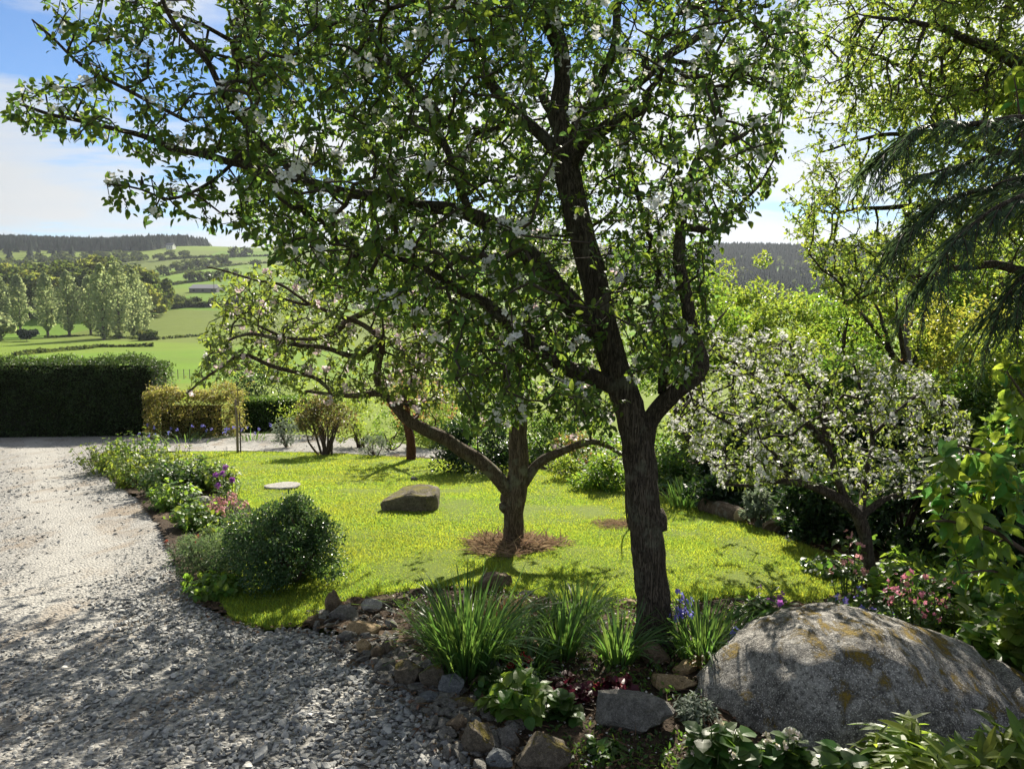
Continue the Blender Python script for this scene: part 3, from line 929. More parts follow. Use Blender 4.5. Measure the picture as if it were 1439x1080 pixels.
    sets = [crown_pts(dense, 6000, (t - 1.15, t + 1.35), keep), crown_pts(leftp, 330, (t - .85, t - .25), keep), crown_pts(low, 70, (t - .75, t - .45)),
            crown_pts(top, 380, (t - 1.2, t + 1.4), keep),
            crown_pts([(600, -300), (900, -300), (900, 0), (600, 0)], 60, (t + .5, t + 1.8))]

    def extra(g):
        for (a, b_, w, s) in ((919, 733, 36, 1), (890, 640, 26, 2), (905, 602, 30, 3)):
            knot(g, P(a, b_, t - .01), (1, 0, 0), w * t / FPX * .55, s)
        for k in range(6):                                   # root flare
            a = k * 1.05 + .3; c = b + np.array([math.cos(a) * .045, math.sin(a) * .045, 0])
            tube(g, [c + [0, 0, .16], c + [math.cos(a) * .02, math.sin(a) * .02, .06], c + [math.cos(a) * .07, math.sin(a) * .07, -.03]], [.03, .04, .03], 8)
    return apple_tree('apple_tree', 'largest apple tree, forked dark trunk in the flower bed, white blossom', b, lines, sets, (.020, .043), M_BARK, M_APPLE, M_BLOSSOM, 900, (.011, .020), (4, 7), .22, trunk_extra=extra, bark_step=.035)


main_tree()


# ---- the second apple tree, on the lawn
def second_tree():
    b = G(722, 772); t = b[1]
    L_ = [
        [(722, 780, t, 38), (722, 760, t, 30), (722, 720, t, 28), (726, 685, t, 31), (729, 650, t, 28), (728, 600, t, 26), (735, 540, t, 22), (742, 470, t + .1, 19), (748, 400, t + .2, 13), (750, 330, t + .3, 7)],
        [(722, 700, t, 22), (710, 685, t - .03, 21), (690, 660, t - .06, 20), (660, 638, t - .1, 20), (630, 620, t - .15, 19), (600, 606, t - .2, 18), (578, 592, t - .25, 17), (560, 575, t - .28, 13), (535, 552, t - .3, 10), (500, 556, t - .3, 8), (470, 554, t - .3, 6), (430, 548, t - .3, 4)],
        [(545, 560, t - .3, 11), (530, 535, t - .32, 11), (533, 505, t - .36, 10), (537, 480, t - .4, 9), (520, 462, t - .42, 8), (480, 445, t - .45, 7), (440, 430, t - .45, 5), (400, 420, t - .45, 3)],
        [(735, 680, t, 16), (752, 655, t + .02, 14), (775, 640, t + .05, 13), (800, 628, t + .08, 11), (830, 622, t + .12, 9), (860, 630, t + .15, 6), (880, 640, t + .15, 3)],
        [(560, 575, t - .27, 10), (575, 540, t - .2, 9), (590, 500, t - .1, 8), (580, 450, t, 7), (560, 400, t + .1, 5), (520, 360, t + .2, 3)],
        [(470, 554, t - .3, 5), (440, 530, t - .4, 6), (380, 515, t - .5, 6), (340, 500, t - .55, 5), (300, 525, t - .6, 4), (262, 552, t - .62, 2.5)],
        [(537, 480, t - .4, 9), (500, 500, t - .5, 8), (455, 490, t - .6, 7), (400, 480, t - .68, 6), (350, 470, t - .72, 5), (320, 480, t - .75, 3)],
        [(533, 430, t - .2, 8), (490, 450, t - .3, 9), (470, 470, t - .35, 7), (420, 475, t - .3, 5), (370, 460, t - .25, 4), (315, 435, t - .2, 2)],
        [(580, 450, t, 9), (545, 425, t - .1, 10), (510, 440, t - .2, 9), (470, 462, t - .3, 7)],
        [(735, 540, t, 15), (700, 480, t + .1, 13), (650, 420, t + .2, 10), (600, 370, t + .3, 7), (540, 330, t + .35, 4)],
        [(738, 520, t, 12), (780, 470, t + .1, 10), (830, 430, t + .2, 8), (880, 400, t + .3, 5)],
        [(440, 430, t - .45, 4), (390, 400, t - .5, 4), (330, 385, t - .5, 3), (290, 375, t - .5, 2)],
    ]
    lines = limb_lines(L_)

    def keep(px, py, p):
        q = mnoise.noise(Vector(p * 1.7 + 9.0)) + .5 * mnoise.noise(Vector(p * 4.0))
        return 1.0 if q > -.1 else .2
    lf = [(262, 560), (285, 470), (300, 420), (330, 380), (420, 370), (560, 330), (640, 420), (660, 540), (600, 580), (520, 560), (420, 560), (330, 520)]
    md = [(540, 330), (760, 300), (880, 400), (900, 520), (860, 600), (780, 590), (660, 600), (600, 480)]
    sets = [crown_pts(lf, 1450, (t - 1.1, t + .9), keep), crown_pts(md, 900, (t - .9, t + 1.2), keep), crown_pts([(760, 610), (880, 600), (890, 650), (800, 640)], 24, (t - .1, t + .3))]

    def extra(g):
        knot(g, P(709, 712, t), (1, 0, 0), .045, 2); knot(g, P(712, 700, t), (1, 0, 0), .05, 5)
    return apple_tree('apple_tree', 'apple tree with pinkish blossom standing on the lawn in a ring of dry mulch', b, lines, sets, (.030, .055), M_BARK2, M_APPLE2, M_PINK, 260, (.017, .026), (3, 5), .25, trunk_extra=extra, mid=.8)


second_tree()


# ---- the third apple tree, low and white on the right
def third_tree():
    b = G(1228, 832); t = b[1]
    L_ = [
        [(1230, 842, t, 24), (1228, 820, t, 17), (1222, 790, t, 16), (1216, 755, t, 17), (1208, 728, t, 18), (1195, 712, t, 14), (1170, 695, t + .02, 14), (1140, 682, t + .05, 12), (1110, 676, t + .08, 10), (1085, 676, t + .1, 8), (1050, 682, t + .12, 5), (1020, 680, t + .14, 3)],
        [(1205, 722, t, 13), (1188, 700, t + .08, 11), (1172, 662, t + .15, 10), (1166, 630, t + .2, 9), (1140, 600, t + .25, 9), (1110, 572, t + .3, 8), (1085, 548, t + .35, 6), (1050, 520, t + .4, 4), (1010, 500, t + .4, 3)],
        [(1172, 660, t + .15, 9), (1160, 610, t + .3, 9), (1150, 570, t + .4, 7), (1130, 530, t + .5, 5), (1110, 480, t + .6, 3)],
        [(1212, 724, t, 12), (1245, 700, t + .1, 9), (1290, 690, t + .2, 7), (1330, 680, t + .3, 4)],
        [(1210, 722, t, 11), (1215, 680, t + .2, 9), (1225, 620, t + .4, 7), (1215, 560, t + .6, 5), (1200, 510, t + .7, 3)],
        [(1228, 610, t + .4, 6), (1270, 570, t + .5, 5), (1310, 540, t + .6, 3)],
        [(1110, 676, t + .08, 6), (1090, 640, t, 5), (1050, 610, t - .05, 4), (1000, 580, t - .1, 3), (970, 560, t - .1, 2)],
    ]
    lines = limb_lines(L_)

    def keep(px, py, p):
        q = mnoise.noise(Vector(p * 2.1 + 19.0)) + .5 * mnoise.noise(Vector(p * 4.4))
        return 1.0 if q > -.12 else .15
    cr = [(935, 610), (945, 530), (975, 470), (1060, 460), (1130, 480), (1200, 490), (1300, 520), (1365, 590), (1370, 660), (1300, 700), (1200, 690), (1150, 670), (1060, 690), (1020, 680)]
    sets = [crown_pts(cr, 1250, (t - .7, t + 1.8), keep)]
    return apple_tree('apple_tree', 'small leaning apple tree thick with white blossom at the right edge of the lawn', b, lines, sets, (.024, .044), M_BARK, M_APPLE2, M_BLOSSOM, 820, (.009, .016), (3, 6), .25, mid=.9)


third_tree()
# ---------------------------------------------------------------- shrubs, hedges, border plants
ML = {
    'hedge': leafmat('hedge_leaf', (.030, .055, .018), (.10, .18, .02), trans=.3, var=.6, hue=.05, c2=(.045, .075, .02)),
    'beech': leafmat('beech_hedge_leaf', (.12, .135, .035), (.38, .40, .07), trans=.5, var=.6, hue=.06, c2=(.17, .12, .05)),
    'green': leafmat('shrub_leaf', (.050, .10, .026), (.20, .34, .04), trans=.42, var=.6, hue=.05),
    'fresh': leafmat('fresh_leaf', (.085, .16, .03), (.32, .48, .05), trans=.48, var=.5, hue=.05),
    'lime': leafmat('lime_leaf', (.115, .17, .03), (.37, .48, .055), trans=.5, var=.5, hue=.05),
    'gold': leafmat('golden_leaf', (.18, .195, .035), (.45, .47, .06), trans=.5, var=.4, hue=.04),
    'bronze': leafmat('bronze_leaf', (.15, .095, .035), (.46, .28, .08), trans=.45, var=.6, hue=.05, c2=(.10, .12, .03)),
    'olive': leafmat('olive_leaf', (.065, .075, .025), (.22, .22, .05), trans=.4, var=.6, hue=.05, c2=(.11, .07, .03)),
    'grey': leafmat('grey_leaf', (.13, .17, .13), (.24, .30, .18), trans=.35, var=.4, hue=.04, rough=.7),
    'sage': leafmat('sage_leaf', (.085, .125, .065), (.20, .30, .11), trans=.4, var=.5, hue=.05, rough=.6),
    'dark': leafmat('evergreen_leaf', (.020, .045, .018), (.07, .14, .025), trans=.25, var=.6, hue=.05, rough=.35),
    'box': leafmat('box_leaf', (.045, .095, .035), (.15, .27, .06), trans=.32, var=.5, hue=.04, rough=.35, spec=.5),
    'blade': leafmat('strap_leaf', (.050, .105, .035), (.20, .36, .06), trans=.38, var=.5, hue=.04, rough=.4),
    'tan': leafmat('dry_blade', (.20, .12, .06), (.28, .17, .08), trans=.3, var=.5, hue=.03, rough=.7),
    'purple': leafmat('purple_leaf', (.07, .012, .022), (.22, .03, .06), trans=.35, var=.6, hue=.03, rough=.4),
    'red': leafmat('red_petal', (.22, .03, .025), (.38, .05, .04), trans=.45, var=.5, hue=.03),
    'pinkf': leafmat('pink_petal', (.50, .14, .23), (.60, .22, .30), trans=.4, var=.4, hue=.03),
    'rosef': leafmat('rose_petal', (.55, .26, .28), (.6, .3, .3), trans=.35, var=.4, hue=.03),
    'violet': leafmat('violet_petal', (.28, .08, .36), (.42, .14, .5), trans=.4, var=.4, hue=.04),
    'blue': leafmat('blue_petal', (.12, .12, .50), (.22, .22, .66), trans=.4, var=.4, hue=.05),
    'pale': leafmat('pale_petal', (.50, .47, .34), (.5, .46, .3), trans=.4, var=.3, hue=.04, c2=(.60, .45, .42)),
    'conifer': leafmat('conifer_needle', (.058, .10, .062), (.15, .24, .09), trans=.32, var=.5, hue=.04, rough=.5),
}
def flower_parts(root, heads, clus_k, size, clus, mat):
    for q in heads:
        g = Geo(); blossoms(g, np.array([q]), clus_k, size, clus); part('flower', g, ML[mat], root)


M_STEM = plain('green_stem', (.07, .10, .035), .7, .3, 30, .2, .003)
M_WOODY = plain('woody_stem', (.085, .062, .045), .9, .35, 30, .5, .004)
PX = lambda b: b[1] / FPX          # metres per photo pixel at a ground point


def leaf_cloud(g, pts, out, size, T, flop=.3):
    n = len(pts)
    d = nrm(out * .55 + rdir(n) * .75 + np.array([0, 0, .15]) - np.array([0, 0, 1.0]) * rng.uniform(0, flop, n)[:, None])
    u = nrm(np.array([0, 0, .75]) + rdir(n) * .55 + out * .3)
    g.add(*inst(T, frames(d, u), pts, rng.uniform(size[0], size[1], n)))


def lump_points(n, c, rx, ry, rz, K=22, lr=.36, floor=.35, seed=None):
    """points on many overlapping lumps that fill an egg-shaped bush standing at c"""
    r = np.random.default_rng(seed if seed is not None else int(rng.integers(1e9)))
    d = nrm(r.normal(size=(K, 3))); d[:, 2] = np.abs(d[:, 2]) * 1.1 - .25
    R_ = r.uniform(.35, .78, (K, 1)); cen = d * R_ * [rx, ry, rz * .55]; cen[:, 2] += rz * .45
    cen[:, 2] = np.maximum(cen[:, 2], rz * .12)
    low = r.uniform(0, 1, K) < floor; cen[low, 2] = rz * r.uniform(.08, .3, low.sum()); cen[low, :2] *= 1.1
    lrad = lr * r.uniform(.55, 1.15, K)
    k = r.integers(0, K, n); q = nrm(r.normal(size=(n, 3))); sh = r.uniform(.45, 1.05, (n, 1)) ** .6
    p = cen[k] + q * sh * lrad[k][:, None] * [rx, ry, min(rz * .6, (rx + ry) / 2)]
    p = p[p[:, 2] > .01]
    out = nrm(p / [rx, ry, rz] - [0, 0, .3])
    return p + c, out


def bush(name, label, px, py, w, h, mat, leaf, n, T=LEAF_SMALL, dep=.8, cat='shrub', group=None, K=22, lr=.36, stems=7, off=0.0, woody=True, flower=None, fl_n=0, fl_size=(.01, .016), seed=None, floor=.35):
    b = G(px, py); s = PX(b); rx = w * s / 2 * 1.22; rz = h * s * 1.22; ry = rx * dep
    root = thing(name, label, cat, b, group)
    p, o = lump_points(n, b + np.array([0, off, 0]), rx, ry, rz, K, lr, floor, seed)
    g = Geo(); leaf_cloud(g, p, o, leaf, T); part('foliage', g, ML[mat], root)
    if stems:
        g = Geo()
        for i in range(stems):
            e = p[rng.integers(len(p))]; a = b + np.array([rng.normal(0, .08 * rx), rng.normal(0, .08 * ry), -.02]); m_ = (a + e) / 2 + rng.normal(0, .06 * rz, 3) + [0, 0, .08 * rz]
            q, r_ = smooth_line([a, m_, e], [.014 * rz + .004, .010 * rz + .003, .002], max(.04, rz / 10)); tube(g, q, r_, 6)
        part('stems', g, M_WOODY if woody else M_STEM, root, True)
    if flower:
        ii = rng.choice(len(p), fl_n); ok = ii[(o[ii, 2] > .1)]
        g = Geo(); blossoms(g, p[ok] + o[ok] * .02, (1, 3), fl_size, .02); part('flowers', g, ML[flower], root)
    return root


def hedge(name, label, a, b_, thick, hgt, mat, leaf, n, T=LEAF_SMALL, rough=.05, group=None, cat='hedge', flower=None, loose=0.0, i=.10):
    """clipped hedge from ground point a to b (front face), going back by thick"""
    a = np.asarray(a, float); b_ = np.asarray(b_, float); ln = np.linalg.norm((b_ - a)[:2]); ux = nrm(np.array([*(b_ - a)[:2], 0])); uy = np.array([-ux[1], ux[0], 0])
    c = a
    g = Geo()
    q = rng.uniform(0, 1, (n, 3)); f = rng.uniform(0, 1, n); A1 = ln * hgt; A2 = ln * thick; A3 = thick * hgt; tot = A1 + A2 + A3 + .4 * A1
    s = q * [ln, thick, hgt]; o = np.zeros((n, 3))
    k = f < A1 / tot; s[k, 1] = 0; o[k] = -uy
    k = (f >= A1 / tot) & (f < (A1 + A2) / tot); s[k, 2] = hgt; o[k] = [0, 0, 1]
    k = (f >= (A1 + A2) / tot) & (f < (A1 + A2 + A3) / tot); e = k & (q[:, 1] > 0); side = rng.uniform(0, 1, n) < .75
    s[k & side, 0] = ln; s[k & ~side, 0] = 0; o[k & side] = ux; o[k & ~side] = -ux
    k = f >= (A1 + A2 + A3) / tot; s[k, 1] = thick; o[k] = uy
    bulge = np.array([vnoise(s[:, 0] + s[:, 1] * .7, s[:, 2] + s[:, 1], 1.6, 41), vnoise(s[:, 0], s[:, 2] - s[:, 1], 5.0, 42)])
    dsp = (bulge[0] - .5) * rough * 2.2 + (bulge[1] - .5) * rough * 1.4 - rng.uniform(0, .09, n) + loose * rng.exponential(1, n)
    rd = .16                                               # rounded shoulders
    ez = np.clip((s[:, 2] - hgt + rd) / rd, 0, 1); ex = np.clip((s[:, 0] - ln + rd) / rd, 0, 1)
    s[:, 2] -= ez * np.where(np.abs(o[:, 2]) < .5, 0, 1) * rd * .5 * np.maximum(ex, np.clip((rd - s[:, 1]) / rd, 0, 1)) ** 2
    w = c + s[:, :1] * ux + s[:, 1:2] * uy + s[:, 2:3] * [0, 0, 1.0] + o * dsp[:, None]
    w[:, 2] += H(w[:, 0], w[:, 1]) - c[2]
    leaf_cloud(g, w, o, leaf, T, .5)
    # added solid dark core, not branches, so that light does not pass
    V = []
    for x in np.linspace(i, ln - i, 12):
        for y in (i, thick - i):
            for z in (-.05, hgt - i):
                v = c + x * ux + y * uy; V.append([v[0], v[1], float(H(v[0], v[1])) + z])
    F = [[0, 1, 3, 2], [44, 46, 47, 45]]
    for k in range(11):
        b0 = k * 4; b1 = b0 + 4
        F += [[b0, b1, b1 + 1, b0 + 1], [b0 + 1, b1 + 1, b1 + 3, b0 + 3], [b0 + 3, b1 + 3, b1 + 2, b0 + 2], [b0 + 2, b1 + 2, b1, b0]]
    root = thing(name, label, cat, c, group)
    part('foliage', g, ML[mat], root)
    g2 = Geo(); g2.add(np.array(V), np.array(F)); part('blocking_core', g2, M_CORE, root)
    if flower:
        k = rng.choice(n, 60); k = k[s[k, 1] < .01]; flower_parts(root, w[k] + o[k] * .03, (1, 3), (.015, .025), .03, flower)
    return root


M_CORE = plain('hedge_core', (.014, .018, .008), .95, .5, 12, .8, .05)

# ---- hedges beyond the drive
a = G(-330, 618); b_ = G(222, 612)
hedge('clipped_hedge', 'long tall dark clipped hedge at the far side of the gravel drive', a, b_, 1.25, 107 * PX(b_), 'hedge', (.035, .06), 52000, rough=.12, loose=.016)
a = G(203, 617); b_ = G(334, 614)
hedge('beech_hedge', 'lower ragged hedge of mixed brown and green leaves beside the dark hedge', a, b_, .8, 66 * PX(b_), 'beech', (.035, .065), 13000, rough=.17, loose=.035, i=.3)
a = G(338, 604); b_ = G(436, 601)
hedge('low_hedge', 'small neat green hedge beyond the drive behind the thin stake', a, b_, .9, 45 * PX(b_), 'green', (.035, .06), 9000, rough=.04)

# ---- shrubs beyond the lawn: name, label, px, py, w, h, material, leaf size, count, options
SH = [
    ('evergreen_shrub', 'blackish evergreen shrub rising behind the small neat hedge', 378, 597, 110, 88, 'dark', (.05, .09), 3600, {}),
    ('upright_shrub', 'upright olive and bronze shrub on bare stems at the far lawn edge', 455, 641, 84, 88, 'olive', (.035, .06), 3600, {'stems': 12, 'K': 26, 'floor': 0}),
    ('pale_shrub', 'small pale green shrub to the left of the upright olive shrub', 403, 628, 40, 40, 'grey', (.03, .055), 900, {}),
    ('lime_shrub', 'loose yellow-green shrub just right of the upright olive shrub', 506, 628, 66, 78, 'lime', (.035, .06), 2000, {}),
    ('lime_shrub', 'bushy yellow-green shrub between the low grey bush and the bronze tree', 548, 632, 56, 60, 'fresh', (.035, .055), 1500, {}),
    ('grey_bush', 'low rounded grey-green bush at the back edge of the lawn', 527, 643, 34, 34, 'grey', (.02, .04), 1000, {}),
    ('bright_shrub', 'wide bright green shrub behind the trunk of the bronze tree', 612, 628, 92, 86, 'lime', (.035, .06), 2600, {}),
    ('dark_shrub', 'broad dark evergreen shrub behind the lawn apple tree trunk', 672, 664, 122, 84, 'dark', (.04, .07), 5200, {}),
    ('dark_shrub', 'dark green shrub between the two nearest apple trunks', 775, 652, 100, 74, 'green', (.04, .07), 3200, {}),
    ('orange_shrub', 'sparse orange-leaved shrub behind the right bough of the lawn apple tree', 812, 660, 70, 62, 'bronze', (.03, .05), 1000, {}),
    ('yellow_shrub', 'low yellow-green plant below the orange-leaved shrub', 793, 676, 52, 36, 'lime', (.03, .05), 1100, {'stems': 4}),
    ('mounded_plant', 'fresh green mounded plant at the lawn edge left of the big trunk', 850, 690, 76, 46, 'fresh', (.035, .06), 2400, {'stems': 4}),
    ('mounded_plant', 'dark leafy mound just right of the big trunk at the back of the lawn', 945, 690, 70, 50, 'green', (.035, .06), 2200, {'stems': 4}),
    ('ground_ivy', 'spreading dark ivy behind the log at the right side of the lawn', 1040, 722, 130, 58, 'dark', (.04, .07), 4200, {'stems': 4, 'dep': .6}),
    ('pale_shrub', 'pale variegated bush just right of the log at the lawn edge', 1068, 742, 54, 56, 'grey', (.03, .055), 1300, {}),
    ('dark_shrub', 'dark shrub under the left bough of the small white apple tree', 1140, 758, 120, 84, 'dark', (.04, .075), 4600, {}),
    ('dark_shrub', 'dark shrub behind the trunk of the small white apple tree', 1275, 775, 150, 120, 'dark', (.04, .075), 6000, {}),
    ('tall_shrub', 'tall light green shrub behind the big apple tree to the right of its trunk', 985, 664, 190, 285, 'fresh', (.045, .075), 6500, {'lr': .26, 'K': 34}),
    ('tall_shrub', 'tall green shrub with yellow tips between the big trunk and the field', 1085, 666, 160, 262, 'lime', (.045, .075), 5200, {'lr': .24, 'K': 34}),
    ('tall_shrub', 'large mid-green shrub behind the crown of the small white apple tree', 1195, 690, 200, 205, 'green', (.045, .08), 7500, {'lr': .28, 'K': 34}),
    ('tall_shrub', 'large shrub with glossy leaves at the right below the yellow bush', 1330, 706, 190, 190, 'green', (.045, .08), 7000, {'lr': .28, 'K': 34}),
    ('golden_shrub', 'big golden-leaved shrub beneath the dark conifer boughs', 1352, 682, 185, 300, 'gold', (.045, .075), 4200, {'lr': .22, 'K': 40}),
    ('tall_shrub', 'yellow-green shrub in front of the golden bush at the right', 1400, 705, 190, 290, 'lime', (.045, .075), 6000, {'lr': .24, 'K': 40}),
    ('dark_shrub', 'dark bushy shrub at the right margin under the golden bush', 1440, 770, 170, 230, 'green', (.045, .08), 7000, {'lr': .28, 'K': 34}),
]
for nm, lb, px, py, w, h, mt, lf, n, o in SH:
    bush(nm, lb, px, py, w, h, mt, lf, n, **o)


def small_tree(name, label, lines, poly, yr, n, leaf, mat, bark, T=LEAF, k=(3, 6), keep=None, mid=1.0, bf=.25, base=None, trunk_n=1):
    L2 = limb_lines(lines); b = L2[0][0][0] if base is None else base
    root = thing(name, label, 'tree', b)
    lp, lr = build_limbs(root, L2, bark, trunk_n)
    pts = np.concatenate([crown_pts(q, m_, y, keep) for q, m_, y in zip(poly, n, yr)])
    A = grow(np.concatenate(lp), np.concatenate(lr), pts, bf)
    tg, tp, td = twigs_geo(*A); part('twigs', tg, M_TWIG, root, True)
    sel = rng.uniform(0, 1, len(tp)) < mid
    g = Geo(); rosette(g, tp[sel], td[sel], k, leaf, T); part('crown', g, mat, root)
    return root


# ---- bronze-leaved little tree beyond the lawn
t = G(578, 648)[1]
small_tree('bronze_tree', 'small tree with orange-bronze leaves on a reddish trunk behind the lawn',
           [[(578, 652, t, 15), (577, 620, t, 13), (572, 590, t, 11), (575, 550, t, 6), (580, 515, t, 3)], [(574, 600, t, 8), (555, 578, t, 6), (540, 560, t, 3)], [(574, 596, t, 8), (600, 570, t, 6), (625, 545, t, 3)]],
           [[(535, 560), (560, 510), (600, 490), (640, 520), (645, 580), (600, 590), (560, 600)]], [(t - .6, t + .7)], [170], (.045, .07), ML['bronze'], barkmat('red_bark', (.12, .05, .03), (.24, .11, .06)), k=(3, 5), mid=.7)

# ---- thin stake with a sapling
b = G(334, 638); s = PX(b)
root = thing('staked_sapling', 'thin sapling tied to a slim wooden stake at the far lawn edge', 'sapling', b)
g = Geo(); tube(g, [b + [0, 0, -.05], b + [.01, 0, .5], b + [0, 0, 78 * s]], [.022, .022, .02], 8); part('stake', g, plain('stake_wood', (.22, .17, .12), .9, .3, 20), root, True)
g = Geo(); tp = []
tube(g, [b + [.04, .03, 0], b + [.05, .02, .5], b + [.02, .03, 1.2]], [.012, .010, .004], 6)
for k in range(16):
    a = b + [.04, .03, .3 + .055 * k]; e = a + nrm(np.array([rng.normal(), rng.normal() * .6, .5])) * rng.uniform(.15, .34)
    tube(g, [a, (a + e) / 2 + [0, 0, .02], e], [.004, .003, .0015], 4); tp += [e, (a + e) / 2, (a + 2 * e) / 3]
part('twigs', g, M_TWIG, root, True)
tp = np.array(tp); g = Geo(); rosette(g, tp, rdir(len(tp)), (2, 4), (.03, .05), LEAF_SMALL); part('foliage', g, ML['beech'], root)

# ---- the airy tree at the upper right, its trunk just out of the picture
def upper_tree():
    b = G(1640, 800); t = b[1]
    Ls = [
        [(1640, 810, t, 95), (1635, 700, t, 80), (1625, 500, t, 74), (1610, 300, t, 66), (1590, 120, t, 56), (1570, -60, t, 44), (1560, -300, t, 28), (1555, -520, t, 10)],
        [(1605, 250, t, 34), (1530, 150, t - .1, 24), (1440, 95, t - .2, 17), (1370, 60, t - .3, 11), (1290, 30, t - .3, 7), (1215, 25, t - .3, 3)],
        [(1592, 120, t, 30), (1500, 30, t + .2, 22), (1400, -20, t + .3, 14), (1300, -60, t + .4, 8), (1200, -90, t + .4, 4)],
        [(1610, 300, t, 30), (1520, 205, t + .4, 22), (1430, 150, t + .5, 15), (1340, 120, t + .6, 9), (1260, 90, t + .6, 5), (1200, 70, t + .6, 3)],
        [(1618, 400, t, 28), (1520, 290, t + .5, 20), (1420, 220, t + .8, 13), (1330, 200, t + .9, 8), (1240, 190, t + .9, 5), (1150, 215, t + .9, 2.5)],
        [(1620, 440, t, 28), (1520, 350, t + .3, 20), (1420, 300, t + .4, 13), (1330, 290, t + .5, 9), (1240, 290, t + .5, 6), (1170, 300, t + .5, 3)],
        [(1622, 500, t, 26), (1520, 420, t + .2, 18), (1420, 375, t + .2, 12), (1330, 380, t + .1, 8), (1260, 395, t + .1, 5), (1200, 425, t, 3)],
        [(1590, 120, t, 26), (1500, -40, t - .4, 18), (1400, -180, t - .6, 12), (1300, -300, t - .8, 6)],
        [(1565, -100, t, 26), (1500, -300, t + .3, 16), (1430, -450, t + .5, 6)],
        [(1610, 300, t, 30), (1720, 150, t + .3, 22), (1850, 60, t + .4, 10)],
        [(1600, 200, t, 28), (1640, 20, t - .8, 20), (1660, -150, t - 1.6, 8)],
    ]

    def keep(px, py, p):
        q = mnoise.noise(Vector((p[0] * 1.1, p[1] * 1.1, p[2] * 3.2 + 4))) + .6 * mnoise.noise(Vector((p[0] * 2.4 + 9, p[1] * 2.4, p[2] * 6)))
        k = 1.0 if q > .06 else .05
        if px < 1265: k *= .6
        return k
    polys = [[(1120, 330), (1130, 230), (1190, 180), (1180, 60), (1200, -20), (1330, -60), (1450, -60), (1450, 420), (1300, 400), (1200, 440), (1150, 400)],
             [(1290, -40), (1460, -60), (1460, 180), (1330, 130)],
             [(1150, -60), (1250, -420), (1600, -600), (1800, -300), (1900, 100), (1700, 350), (1460, 420), (1460, -60)]]
    root = thing('airy_tree', 'tall tree with fine light green leaves reaching in at the upper right', 'tree', b)
    lp, lr = build_limbs(root, limb_lines(Ls), M_BARK, 1)
    pts = np.concatenate([crown_pts(polys[0], 3000, (t - .6, t + 1.6), keep), crown_pts(polys[1], 1200, (t - .6, t + 1.6), keep), crown_pts(polys[2], 700, (t - 1.5, t + 1.6), keep), crown_pts([(1085, 70), (1150, -20), (1260, -30), (1240, 150), (1190, 330), (1080, 340), (1120, 200)], 330, (t - .3, t + 1.2))])
    A = grow(np.concatenate(lp), np.concatenate(lr), pts, .3, rtip=.0018)
    tg, tp, td = twigs_geo(*A, gnarl=.07); part('twigs', tg, M_TWIG, root, True)
    g = Geo(); rosette(g, tp, td, (4, 7), (.025, .046), LEAF_SMALL); part('crown', g, leafmat('airy_leaf', (.085, .14, .028), (.38, .50, .06), trans=.5, var=.5, hue=.05, c2=(.11, .15, .03)), root)


upper_tree()


